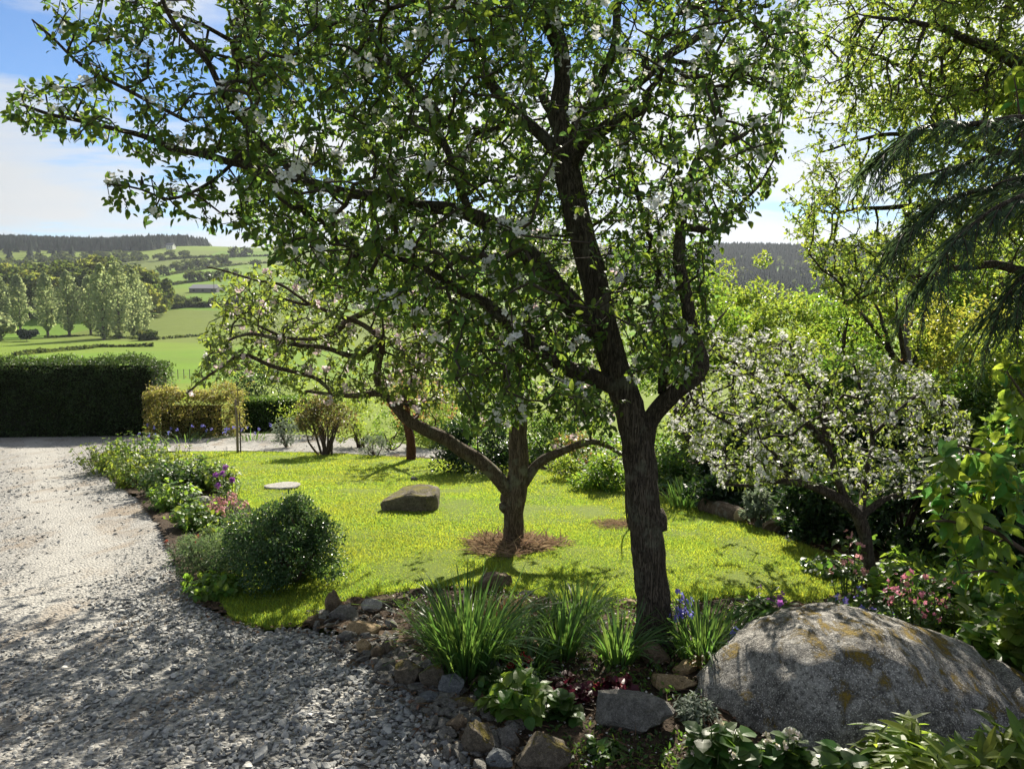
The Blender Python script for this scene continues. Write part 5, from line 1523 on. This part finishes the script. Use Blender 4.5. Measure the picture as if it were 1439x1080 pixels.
# overhanging leafy shrub at the right margin
def margin_shrub():
    b = G(1530, 960); t = b[1]
    Ls = [[(1530, 960, t, 20), (1515, 860, t, 18), (1490, 760, t, 14), (1440, 690, t, 9), (1390, 640, t - .05, 6), (1345, 625, t - .08, 3)],
          [(1505, 820, t, 12), (1450, 780, t - .1, 8), (1390, 745, t - .15, 6), (1330, 730, t - .2, 4), (1292, 735, t - .2, 2)],
          [(1495, 770, t, 11), (1470, 640, t + .1, 8), (1440, 560, t + .1, 5), (1415, 520, t + .1, 2)],
          [(1510, 850, t, 10), (1460, 830, t - .05, 7), (1400, 800, t - .1, 4), (1350, 800, t - .1, 2)],
          [(1500, 800, t, 14), (1500, 600, t + .2, 10), (1470, 380, t + .3, 7), (1440, 200, t + .3, 4), (1425, 110, t + .3, 2)]]
    pl = [[(1290, 720), (1330, 620), (1380, 610), (1450, 640), (1450, 830), (1370, 820), (1310, 770)], [(1405, 510), (1450, 500), (1450, 620), (1420, 590)], [(1415, 95), (1445, 85), (1450, 160), (1425, 150)]]
    root = thing('overhanging_shrub', 'shrub with large bright oval leaves leaning in from the right margin', 'shrub', b)
    lp, lr = build_limbs(root, limb_lines(Ls), M_WOODY, 1)
    pts = np.concatenate([crown_pts(pl[0], 75, (t - .3, t + .25)), crown_pts(pl[1], 12, (t, t + .25)), crown_pts(pl[2], 5, (t + .2, t + .4))])
    A = grow(np.concatenate(lp), np.concatenate(lr), pts, .3)
    tg, tp, td = twigs_geo(*A, gnarl=.06); part('twigs', tg, M_TWIG, root, True)
    g = Geo(); rosette(g, tp, td, (3, 5), (.055, .10), leaf_t(.6, .1, .22), (.6, 1.3), .45); part('foliage', g, leafmat('broad_leaf', (.10, .18, .03), (.42, .58, .06), trans=.5, var=.5, hue=.04, rough=.35, c2=(.07, .15, .035)), root)


margin_shrub()

# ---------------------------------------------------------------- border along the drive
bush('round_bush', 'dense round dark green bush at the bend of the lawn edge', 396, 822, 160, 116, 'box', (.016, .028), 24000, T=LEAF_SMALL, K=60, lr=.3, stems=14, dep=.9, seed=12, floor=.4)
bush('feathery_bush', 'feathery sage green bush left of the round dark bush', 298, 812, 100, 66, 'sage', (.02, .04), 5200, T=leaf_s(.2), K=26, lr=.36, stems=14, seed=6, floor=.5)
herb('sedum', 'pink-flowered plant just behind the round dark bush', 320, 738, 40, 60, 24, LEAF_SMALL, (.025, .04), 'fresh', 5, 'rosef', (.010, .018), 1.0, (6, 9), .03)
herb('allium', 'purple-flowered plant among the border leaves at the lawn edge', 318, 706, 50, 46, 14, LEAF_NARROW, (.05, .08), 'fresh', 5, 'violet', (.02, .032), .4, (5, 7), .018)
herb('allium', 'single purple flower on a stalk above the round dark bush', 410, 800, 108, 10, 2, LEAF_NARROW, (.04, .06), 'box', 3, 'violet', (.016, .024), 1.0, (8, 10), .016)
herb('poppy', 'low plant with a few orange flowers at the drive edge', 262, 790, 40, 56, 14, LEAF_SMALL, (.02, .035), 'grey', 5, 'red', (.012, .018), .3, (1, 2), .01)
for (px, py, h, w, mt, lb) in [
    (155, 664, 34, 74, 'lime', 'leafy border plant farthest along the drive'),
    (195, 655, 36, 70, 'fresh', 'second border plant from the far end, at the lawn side'),
    (190, 682, 36, 76, 'lime', 'pale green border plant at the drive side near the far end'),
    (235, 672, 34, 80, 'lime', 'bright border plant on the lawn side in the middle of the row'),
    (228, 694, 36, 70, 'green', 'dark border plant on the drive side in the middle of the row'),
    (278, 688, 34, 70, 'green', 'dark green border plant right of the pale border stone'),
    (305, 690, 30, 50, 'lime', 'yellow-green border plant beneath the purple flowers'),
    (245, 716, 28, 60, 'fresh', 'low border plant just below the pale border stone'),
    (280, 745, 30, 60, 'fresh', 'small bright border plant above the feathery bush'),
    (330, 770, 30, 70, 'lime', 'trailing yellow-green plant at the left foot of the round bush'),
    (300, 836, 18, 70, 'fresh', 'low weedy plant at the drive corner below the feathery bush'),
]:
    herb('border_plant', lb, px, py, h * 1.5, w * 1.25, 75, LEAF_WIDE, (.03, .055), mt, 6, group='leafy plants of the border by the drive', dep=1.3)

# dry mulch on the lawn round the trees
def mulch(px, py, rx, ry, n, lb, ln=(.05, .16), hgt=.07):
    b = G(px, py); s = PX(b); a = rng.uniform(0, 2 * math.pi, n); r = np.sqrt(rng.uniform(0, 1, n)) * (1 + .22 * np.sin(a * 3 + 1) + .12 * np.sin(a * 7))
    x = b[0] + np.cos(a) * r * rx * s; y = b[1] + np.sin(a) * r * ry * s
    p = np.column_stack([x, y, H(x, y) + .03 + hgt * np.clip(1 - r, 0, 1) * rng.uniform(.2, 1, n)])
    d = nrm(np.column_stack([rng.normal(size=(n, 2)), rng.normal(0, .25, n)]))
    g = Geo(); g.add(*inst(leaf_s(.07), frames(d, np.array([0, 0, 1.0]) + rdir(n) * .5), p, rng.uniform(*ln, n)))
    return solo('mulch', g, leafmat('mulch_straw', (.36, .27, .18), (.40, .29, .18), trans=.2, var=.8, hue=.04, rough=.85, c2=(.20, .14, .09)), b, lb, 'mulch', kind='stuff')


mulch(718, 772, 66, 62, 5200, 'ring of dry straw mulch round the lawn apple tree')
mulch(868, 742, 34, 36, 1500, 'small patch of dark mulch on the lawn left of the big trunk', (.03, .1), .03)

# thin dark stem in the mulch patch and the log
b = G(884, 750); t = b[1]; g = Geo()
q, r_ = smooth_line([P(886, 750, t), P(881, 728, t), P(879, 700, t), P(881, 660, t), P(886, 610, t)], [.009, .008, .007, .006, .004], .05); tube(g, q, r_, 6)
root = thing('young_stem', 'thin dark curved sapling stem rising from the small mulch patch', 'sapling', b); part('stem', g, M_TWIG, root, True)
tp = q[-6:]; g = Geo(); rosette(g, tp, np.tile([0, 0, 1.0], (len(tp), 1)), (1, 3), (.03, .05), LEAF_SMALL); part('foliage', g, ML['green'], root)
a = G(993, 722); b = G(1042, 738); rl = .085
g = Geo(); q, r_ = smooth_line([a + [0, .05, rl * .8], (a + b) / 2 + [0, .04, rl * .85], b + [0, .05, rl * .8]], [rl * 1.05, rl, rl * .92], .04)
tube(g, q, r_, 16, True, .12)
root = thing('log', 'weathered fallen log lying along the right side of the lawn', 'log', a)
part('bark', g, barkmat('log_bark', (.12, .085, .06), (.27, .21, .15), (.25, .24, .20)), root, True)
g = Geo(); d = nrm(q[-1] - q[-2]); tube(g, [q[-1] - d * .01, q[-1] + d * .012], [rl * .9, rl * .86], 14); part('cut_end', g, plain('cut_wood', (.33, .25, .16), .9, .25, 40), root)
# ---------------------------------------------------------------- the valley and the hills
FM = {
    'poplar': leafmat('poplar_leaf', (.185, .225, .115), (.40, .47, .20), trans=.55, var=.4, hue=.04, rough=.9, spec=.05),
    'broad': leafmat('woodland_leaf', (.070, .10, .03), (.20, .26, .05), trans=.42, var=.5, hue=.05, rough=.9, spec=.05),
    'light': leafmat('spring_leaf', (.13, .15, .035), (.36, .40, .07), trans=.45, var=.45, hue=.05, rough=.9, spec=.05),
    'dark': leafmat('far_conifer', (.022, .036, .024), (.035, .055, .025), trans=.15, var=.5, hue=.04, rough=.9, spec=.05),
    'hedgerow': leafmat('hedgerow_leaf', (.050, .072, .026), (.14, .18, .04), trans=.35, var=.6, hue=.05, rough=.9, spec=.05),
}


def clump_t():
    V = np.array([(-.5, -.4, 0), (.5, -.45, .05), (.45, .5, -.05), (-.5, .45, .1), (0, 0, .22)], float)
    return V, [np.array([(0, 1, 4), (1, 2, 4), (2, 3, 4), (3, 0, 4)])]


CL = clump_t()


def far_tree(name, label, b, h, w, mat, n, size, group, tall=False, trunk=.18, K=16, seed=0, cat='tree'):
    """unit-built crown of leaf clumps on a tapered trunk"""
    root = thing(name, label, cat, b, group)
    r = np.random.default_rng(seed)
    if tall:
        z = r.uniform(0, 1, n) ** .9; prof = 1.7 * np.clip(z, .01, 1) ** .5 * (1 - z) ** .62 * (1 + .13 * np.sin(z * 31 + seed)); a = r.uniform(0, 6.283, n); prof = prof * (.62 + .62 * vnoise(np.cos(a) * 2 + seed, z * 9 + np.sin(a) * 2, 1.0, 95)); rr_ = np.sqrt(r.uniform(.1, 1, n)) * prof * w / 2 * r.uniform(.8, 1.25, n)
        p = np.column_stack([np.cos(a) * rr_, np.sin(a) * rr_, h * (trunk * .7 + (1 - trunk * .7) * z)]); o = nrm(np.column_stack([np.cos(a), np.sin(a), np.full(n, .5)])); p += b
    else:
        p, o = lump_points(n, np.array(b) + [0, 0, h * trunk], w / 2 * 1.1, w / 2 * 1.1, h * (1 - trunk) * 1.1, K, .36, seed=seed)
    if tall:
        k_ = vnoise(p[:, 0] * .9, p[:, 2] * .7 + p[:, 1], 1.0, 96) > .30; p = p[k_]; o = o[k_]
    m_ = len(p); d = nrm(o + r.normal(size=(m_, 3)) * .5); x = nrm(np.cross(d, r.normal(size=(m_, 3)))); M = np.stack([x, np.cross(d, x), d], -1)
    g = Geo(); g.add(*inst(CL, M, p, r.uniform(size * .6, size * 1.3, m_))); part('crown', g, FM[mat], root)
    g = Geo(); tube(g, [np.array(b) + [0, 0, -.4], np.array(b) + [0, 0, h * .35], np.array(b) + [.1, 0, h * .8]], [h * .022, h * .015, h * .005], 7)
    for k in range(5):
        a = k * 1.3 + seed; s_ = h * (.25 + .09 * k); tube(g, [np.array(b) + [0, 0, s_], np.array(b) + [math.cos(a) * w * .2, math.sin(a) * w * .2, s_ + h * .14]], [h * .008, h * .003], 5)
    part('trunk', g, M_FARTRUNK, root)
    return root


M_FARTRUNK = plain('far_trunk', (.07, .06, .05), .9, .3, 2)


def copy_tree(o, loc, rot, sc, label=None, group=None):
    r = o.copy(); COL.objects.link(r); r.location = loc; r.rotation_euler = (0, 0, rot); r.scale = sc
    if label: r['label'] = label
    if group: r['group'] = group
    for c in o.children:
        k = c.copy(); COL.objects.link(k); k.parent = r
    return r


# pixel helper: foot of a far thing at distance Y under photo column px
def foot(px, Y):
    x = (px - CX) / FPX * Y / math.cos(PITCH) * 1.0
    return np.array([x, Y, float(H(x, Y))])


def mpp(Y): return Y / FPX


# poplars of the valley floor: px, Y, top py
def top_h(px, Y, py):
    p = P(px, py, Y); return p[2] - float(H(p[0], p[1]))


PO = [(8, 268, 396, 30, 'pale poplar at the extreme left of the poplar row'), (34, 276, 394, 30, 'pale poplar second from the left, behind the dark little pine'),
      (72, 262, 392, 34, 'slim pale poplar standing alone left of the two middle ones'), (102, 258, 390, 36, 'pale poplar with a bare lower trunk in the middle of the row'),
      (132, 266, 396, 34, 'pale poplar just left of the dense poplar clump'), (150, 232, 382, 46, 'tall front poplar on the left side of the dense clump'),
      (172, 240, 380, 46, 'tallest poplar in the middle of the dense clump'), (192, 250, 388, 40, 'poplar at the right side of the dense clump'), (204, 258, 404, 32, 'small poplar at the right end of the dense clump')]
for i, (px, Y, py, w, lb) in enumerate(PO):
    b = foot(px, Y); far_tree('poplar', lb, b, top_h(px, Y, py) * 1.12, w * mpp(Y) * 1.12, 'poplar', 2600, .55, 'pale poplars in the valley', True, .12 if i < 5 else .05, seed=i + 3)
b = foot(212, 228); far_tree('round_tree', 'small round dark tree in front of the right end of the poplars', b, top_h(212, 228, 462), 30 * mpp(228), 'hedgerow', 500, .9, 'trees on the valley floor', False, .05, seed=41)
b = foot(42, 224); far_tree('pine', 'little dark pine in front of the left poplars', b, top_h(42, 224, 462), 36 * mpp(224), 'dark', 500, .9, 'trees on the valley floor', False, .3, K=9, seed=42)
b = foot(4, 226); far_tree('round_tree', 'bushy grey-green tree at the left margin of the valley', b, top_h(4, 226, 440), 50 * mpp(226), 'poplar', 900, 1.0, 'trees on the valley floor', False, .05, seed=43)

# broadleaf wood behind the poplars: one tree of each kind built, the others copied
protoA = far_tree('broadleaf_tree', 'x', foot(60, 330), 15, 15, 'broad', 2200, .85, 'broadleaf trees of the valley wood', False, .12, seed=51)
protoB = far_tree('broadleaf_tree', 'x', foot(110, 340), 14, 16, 'light', 2200, .85, 'broadleaf trees of the valley wood', False, .12, seed=52)
wood = [(-40, 330, 372), (-5, 338, 374), (28, 345, 370), (60, 335, 376), (88, 350, 372), (112, 342, 366), (140, 355, 360), (165, 350, 364), (190, 360, 368), (214, 345, 372), (228, 335, 388), (200, 330, 380), (176, 335, 378),
        (15, 320, 382), (48, 318, 384), (80, 320, 382), (120, 325, 380), (150, 330, 374), (205, 318, 392), (-30, 310, 385), (100, 380, 362), (135, 395, 354), (160, 400, 357), (60, 385, 366), (10, 380, 366)]
for i, (px, Y, py) in enumerate(wood):
    b = foot(px, Y); h = max(8, top_h(px, Y, py)); o = protoA if i % 3 else protoB
    if i == 0: o.location = b
    s = h / 15
    lab = 'dull green rounded broadleaf tree of the wood behind the poplars' if i % 3 else 'yellowish rounded broadleaf tree of the wood behind the poplars'
    if i == 1: protoA.location = b; protoA['label'] = lab; protoA.scale = (s, s, s); continue
    if i == 0: protoB.location = b; protoB['label'] = lab; protoB.scale = (s, s, s); continue
    copy_tree(o, b, rng.uniform(0, 6), (s * rng.uniform(.85, 1.15), s, s), lab)

# hedgerow bushes and small trees on the far fields
hb = far_tree('field_tree', 'x', foot(240, 430), 6, 7, 'hedgerow', 260, 1.0, 'hedgerow trees on the far hillside', False, .05, seed=61)
HT = [(248, 378, 470), (262, 376, 480), (275, 374, 490), (286, 372, 500), (300, 370, 505), (312, 368, 510), (268, 392, 440), (280, 391, 445), (293, 389, 450), (306, 387, 455), (318, 385, 460), (330, 383, 460),
      (240, 358, 620), (225, 362, 600), (260, 358, 630), (330, 357, 640), (345, 356, 650), (230, 384, 470), (236, 420, 330), (222, 424, 325), (250, 425, 322), (262, 427, 320), (275, 425, 325), (300, 424, 325), (330, 424, 322), (350, 424, 320), (380, 424, 322), (410, 424, 325),
      (420, 400, 430), (450, 396, 440), (480, 400, 430), (360, 372, 520), (400, 368, 540), (440, 366, 550), (500, 366, 560), (560, 368, 560), (620, 370, 560), (680, 380, 520), (1120, 430, 480), (1145, 426, 520), (1165, 424, 540), (1105, 424, 560), (1180, 428, 500), (1090, 420, 600), (1205, 424, 560)]
for i, (px, py, Y) in enumerate(HT):
    b = G(px, py + 4, 60); s = rng.uniform(.8, 1.5) * (Y / 450)
    lab = 'small dark hedgerow tree on the far green fields'
    if i == 0: hb.location = b; hb['label'] = lab; hb.scale = (s, s, s); continue
    copy_tree(hb, b, rng.uniform(0, 6), (s * rng.uniform(.9, 1.6), s, s), lab)


# hedges between the fields
def far_hedge(pl, hgt, lb, n, size=1.1):
    p = np.array([G(a, c, 60) for a, c in pl]); seg = rng.integers(0, len(p) - 1, n); t = rng.uniform(0, 1, (n, 1))
    q = p[seg] * (1 - t) + p[seg + 1] * t; q[:, :2] += rng.normal(0, hgt * .3, (n, 2)); q[:, 2] = H(q[:, 0], q[:, 1]) + rng.uniform(0, hgt, n) * (.5 + vnoise(q[:, 0], q[:, 1], .12, 71))
    d = nrm(rdir(n) + [0, 0, .6]); x = nrm(np.cross(d, rdir(n))); g = Geo(); g.add(*inst(CL, np.stack([x, np.cross(d, x), d], -1), q, rng.uniform(size * .6, size * 1.4, n)))
    return solo('field_hedge', g, FM['hedgerow'], p[0], lb, 'hedge', 'hedges between the far fields')


far_hedge([(200, 408), (235, 402), (262, 398)], 1.6, 'field hedge running up to the left of the barn', 420)
far_hedge([(240, 386), (285, 379), (340, 372), (420, 366)], 1.8, 'upper field hedge crossing the hillside above the barn', 1000, 1.3)
far_hedge([(262, 398), (300, 394), (345, 390), (430, 386)], 1.6, 'field hedge directly above the barn', 900)
far_hedge([(225, 366), (290, 362), (380, 360)], 2.2, 'highest field hedge below the skyline', 800, 1.6)
far_hedge([(216, 437), (262, 432), (300, 431), (360, 430), (470, 430)], 2.2, 'thick hedge along the foot of the hill below the barn', 2200, 1.2)
far_hedge([(60, 474), (130, 472), (210, 478), (300, 470), (420, 466)], .7, 'low hedge line along the middle of the valley floor', 900, .6)
far_hedge([(20, 500), (90, 493), (140, 488), (215, 487)], .7, 'low hedge line along the front of the poplar field', 800, .5)
far_hedge([(1070, 442), (1130, 438), (1200, 436), (1300, 436)], 2.5, 'dark hedge along the far field at the right', 900, 1.6)

# post and wire fence on the near edge of the pasture
fa = G(216, 533, 20); fb = G(330, 531, 20)
root = thing('wire_fence', 'post and wire fence across the pasture behind the hedges', 'fence', fa)
mp_ = plain('fence_post', (.16, .14, .12), .9, .3, 6); gw = Geo()
for k in range(15):
    q = fa * (1 - k / 14) + fb * (k / 14); q[2] = float(H(q[0], q[1])); g = Geo(); tube(g, [q + [0, 0, -.1], q + [0, 0, .95]], [.04, .035], 7); part('post', g, mp_, root)
for hh in (.4, .65, .88):
    l = []
    for k in range(29): q = fa * (1 - k / 28) + fb * (k / 28); l.append([q[0], q[1], float(H(q[0], q[1])) + hh])
    tube(gw, l, [.006] * 29, 4)
part('wire', gw, plain('wire', (.25, .25, .26), .5, .1), root)


# woods on the skyline
def conifer_wood(n, area, hgt, lb, name='conifer_wood', mat='dark', wr=(.2, .3)):
    g = Geo(); a = np.linspace(0, 2 * math.pi, 7)[:-1]; V = []; F = []
    for z0, r0, z1 in ((.08, .5, .55), (.35, .38, .8), (.6, .24, 1.0)):
        o = len(V); V += [(math.cos(t) * r0 * (1 + .25 * (k % 2)), math.sin(t) * r0 * (1 + .25 * (k % 2)), z0 - .05 * (k % 2)) for k, t in enumerate(a)] + [(0, 0, z1)]
        F += [(o + k, o + (k + 1) % 6, o + 6) for k in range(6)]
    q = area(n); m_ = len(q); w = rng.uniform(0, 6.28, m_); c, s_ = np.cos(w), np.sin(w); z = np.zeros(m_)
    M = np.stack([np.stack([c, s_, z], -1), np.stack([-s_, c, z], -1), np.tile([0, 0, 1.0], (m_, 1))], -1)
    h = hgt * rng.lognormal(-.05, .09, m_); wd = hgt * rng.uniform(wr[0], wr[1], m_) * 2.1
    g.add(*inst((np.array(V, float), [np.array(F)]), M, on_ground(q, -.3), np.column_stack([wd, wd, h])))
    return solo(name, g, FM[mat], (0, 0, 0), lb, 'wood', kind='stuff')


def quad_area(pl):
    """ground area under a photo outline"""
    w = np.array([G(a, b, 200)[:2] for a, b in pl])
    return lambda n: scatter(w, n)


conifer_wood(9000, quad_area([(-120, 368), (-120, 343), (60, 341), (140, 339), (195, 344), (150, 352), (110, 362), (40, 372)]), 13, 'dark conifer plantation along the left skyline')
def slope_area(n):
    x = rng.uniform(90, 950, n); y = rng.uniform(520, 1150, n); k = y > 560 + 160 * (vnoise(x, y * 0, .012, 91) - .3) + 60 * vnoise(x, y, .03, 92)
    k &= vnoise(x, y, .011, 93) < .66
    return np.column_stack([x[k], y[k]])


conifer_wood(9000, slope_area, 15, 'dark conifer wood across the far slope at the right')
conifer_wood(3500, lambda n: np.column_stack([rng.uniform(-700, -420, n), rng.uniform(900, 1080, n)]), 15, 'conifer belt along the hilltop at the far left')
conifer_wood(5000, lambda n: np.column_stack([rng.uniform(200, 1100, n), rng.uniform(1150, 1420, n)]), 15, 'hazy wooded ridge on the right skyline')
WQ = slope_area(2200)


def broad_wood(n, q, size, lb, hgt=9, mat='hedgerow'):
    g = Geo(); m_ = len(q); k = np.repeat(np.arange(m_), n); N_ = len(k); d = rdir(N_); d[:, 2] = np.abs(d[:, 2]); s_ = hgt * rng.uniform(.6, 1.2, m_)
    p = on_ground(q, 0)[k] + d * np.column_stack([s_, s_, s_ * 1.0])[k] * rng.uniform(.35, .6, (N_, 1)) + np.column_stack([np.zeros((N_, 2)), s_[k] * .3])
    dd = nrm(d + rdir(N_) * .5); x = nrm(np.cross(dd, rdir(N_))); g.add(*inst(CL, np.stack([x, np.cross(dd, x), dd], -1), p, rng.uniform(size * .6, size * 1.3, N_)))
    return solo('distant_wood', g, FM[mat], (0, 0, 0), lb, 'wood', kind='stuff')


broad_wood(60, quad_area([(120, 352), (180, 343), (260, 343), (330, 344), (330, 349), (230, 352), (170, 356)])(140), 2.2, 'scattered broadleaf copse along the skyline above the fields', 10)
broad_wood(50, quad_area([(-60, 378), (100, 362), (170, 358), (230, 366), (150, 374), (60, 378), (-40, 384)])(170), 2.0, 'bushy scrub on the slope between the valley wood and the plantation', 8)
broad_wood(40, np.column_stack([rng.uniform(-120, 120, 240), rng.uniform(700, 1000, 240)]), 2.4, 'copses on the middle hill behind the apple trees', 10)


broad_wood(30, WQ[rng.choice(len(WQ), 800)] + [0, -14], 3.0, 'broadleaf trees mixed into the wood on the far right slope', 11, 'broad')
# barn on the hillside, farmhouse on the skyline and houses at the right
def house(name, label, cat, b, w, d, h, rh, wallm, roofm, wins=0, group=None, door=True):
    root = thing(name, label, cat, b, group)
    x0, x1, y0, y1 = b[0] - w / 2, b[0] + w / 2, b[1], b[1] + d; z = b[2]
    g = Geo(); V = [(x0, y0, z - 1.5), (x1, y0, z - 1.5), (x1, y1, z - 1.5), (x0, y1, z - 1.5), (x0, y0, z + h), (x1, y0, z + h), (x1, y1, z + h), (x0, y1, z + h), (x0, (y0 + y1) / 2, z + h + rh), (x1, (y0 + y1) / 2, z + h + rh)]
    g.add(V, [np.array([(0, 1, 5, 4), (1, 2, 6, 5), (2, 3, 7, 6), (3, 0, 4, 7)]), np.array([(5, 6, 9), (7, 4, 8)])]); part('wall', g, wallm, root)
    g = Geo(); e = .35; ym = (y0 + y1) / 2; t = .18; sl = rh / (d / 2)
    for yy in (y0 - e, y1 + e):
        zz = z + h - e * sl + .06
        V = [(x0 - e, yy, zz), (x1 + e, yy, zz), (x1 + e, ym, z + h + rh + .06), (x0 - e, ym, z + h + rh + .06)]; V += [(a, b2, c + t) for a, b2, c in V]
        g.add(V, np.array([(0, 1, 2, 3), (4, 5, 6, 7), (0, 1, 5, 4), (1, 2, 6, 5), (2, 3, 7, 6), (3, 0, 4, 7)]))
    part('roof', g, roofm, root)
    for k in range(wins):
        cx = x0 + w * (k + .5) / wins; g = Geo(); ww, hh, zc_ = min(w / wins * .3, 1.2), h * .34, z + h * .55; yf = y0 - .05
        g.add([(cx - ww / 2, yf, zc_ - hh / 2), (cx + ww / 2, yf, zc_ - hh / 2), (cx + ww / 2, yf, zc_ + hh / 2), (cx - ww / 2, yf, zc_ + hh / 2), (cx - ww / 2, y0 + .05, zc_ - hh / 2), (cx + ww / 2, y0 + .05, zc_ - hh / 2), (cx + ww / 2, y0 + .05, zc_ + hh / 2), (cx - ww / 2, y0 + .05, zc_ + hh / 2)], np.array([(0, 1, 2, 3), (0, 1, 5, 4), (1, 2, 6, 5), (2, 3, 7, 6), (3, 0, 4, 7)]))
        part('window', g, M_GLASS, root)
    return root


M_GLASS = plain('dark_glass', (.03, .035, .04), .15, .1); M_WHITE = plain('white_render', (.62, .61, .58), .9, .08, .5); M_SLATE = plain('slate_roof', (.13, .135, .15), .7, .2, 1)
M_BARN = plain('barn_boards', (.17, .16, .16), .9, .2, 1.0); M_BARNR = plain('barn_roof', (.16, .16, .175), .6, .15, .6)
b = G(285, 411, 60); s = mpp(b[1]); house('barn', 'long low dark barn with a grey roof on the green hillside', 'barn', b, 38 * s, 14, 5.5 * s * 1.0, 5.5 * s, M_BARN, M_BARNR, 3)
b = G(238, 350.5, 300); house('farmhouse', 'small white farmhouse on the left skyline', 'house', b, 9 * mpp(b[1]), 9, 4.6, 3, M_WHITE, M_SLATE, 3)
for px, py, w, lb in ((1168, 392, 14, 'white house farthest left of the three distant houses at the right'), (1192, 388, 16, 'middle one of the three distant houses at the right'), (1214, 393, 12, 'smallest distant house, close to the utility pole')):
    b = foot(px, 545.0); b[2] = float(H(b[0], b[1])); house('house', lb, 'house', b, w * mpp(545), 8, 5, 3, M_WHITE, M_SLATE, 3, 'distant houses at the right')

# ---------------------------------------------------------------- the air
if HAZE > 0:
    g = Geo(); x0, x1, y0, y1, z0, z1 = -2600, 2600, -60, 2600, -16, 135
    g.add([(x0, y0, z0), (x1, y0, z0), (x1, y1, z0), (x0, y1, z0), (x0, y0, z1), (x1, y0, z1), (x1, y1, z1), (x0, y1, z1)], np.array([(3, 2, 1, 0), (4, 5, 6, 7), (0, 1, 5, 4), (1, 2, 6, 5), (2, 3, 7, 6), (3, 0, 4, 7)]))
    m, nt, N, L = newmat('haze')
    v = nd(N, 'ShaderNodeVolumePrincipled'); v.inputs['Color'].default_value = (.80, .88, 1.0, 1); v.inputs['Density'].default_value = HAZE; v.inputs['Anisotropy'].default_value = .3
    L.new(v.outputs[0], nd(N, 'ShaderNodeOutputMaterial').inputs['Volume'])
    solo('haze', g, m, (0, 0, 0), 'thin pale summer haze over the valley', 'haze', kind='stuff')
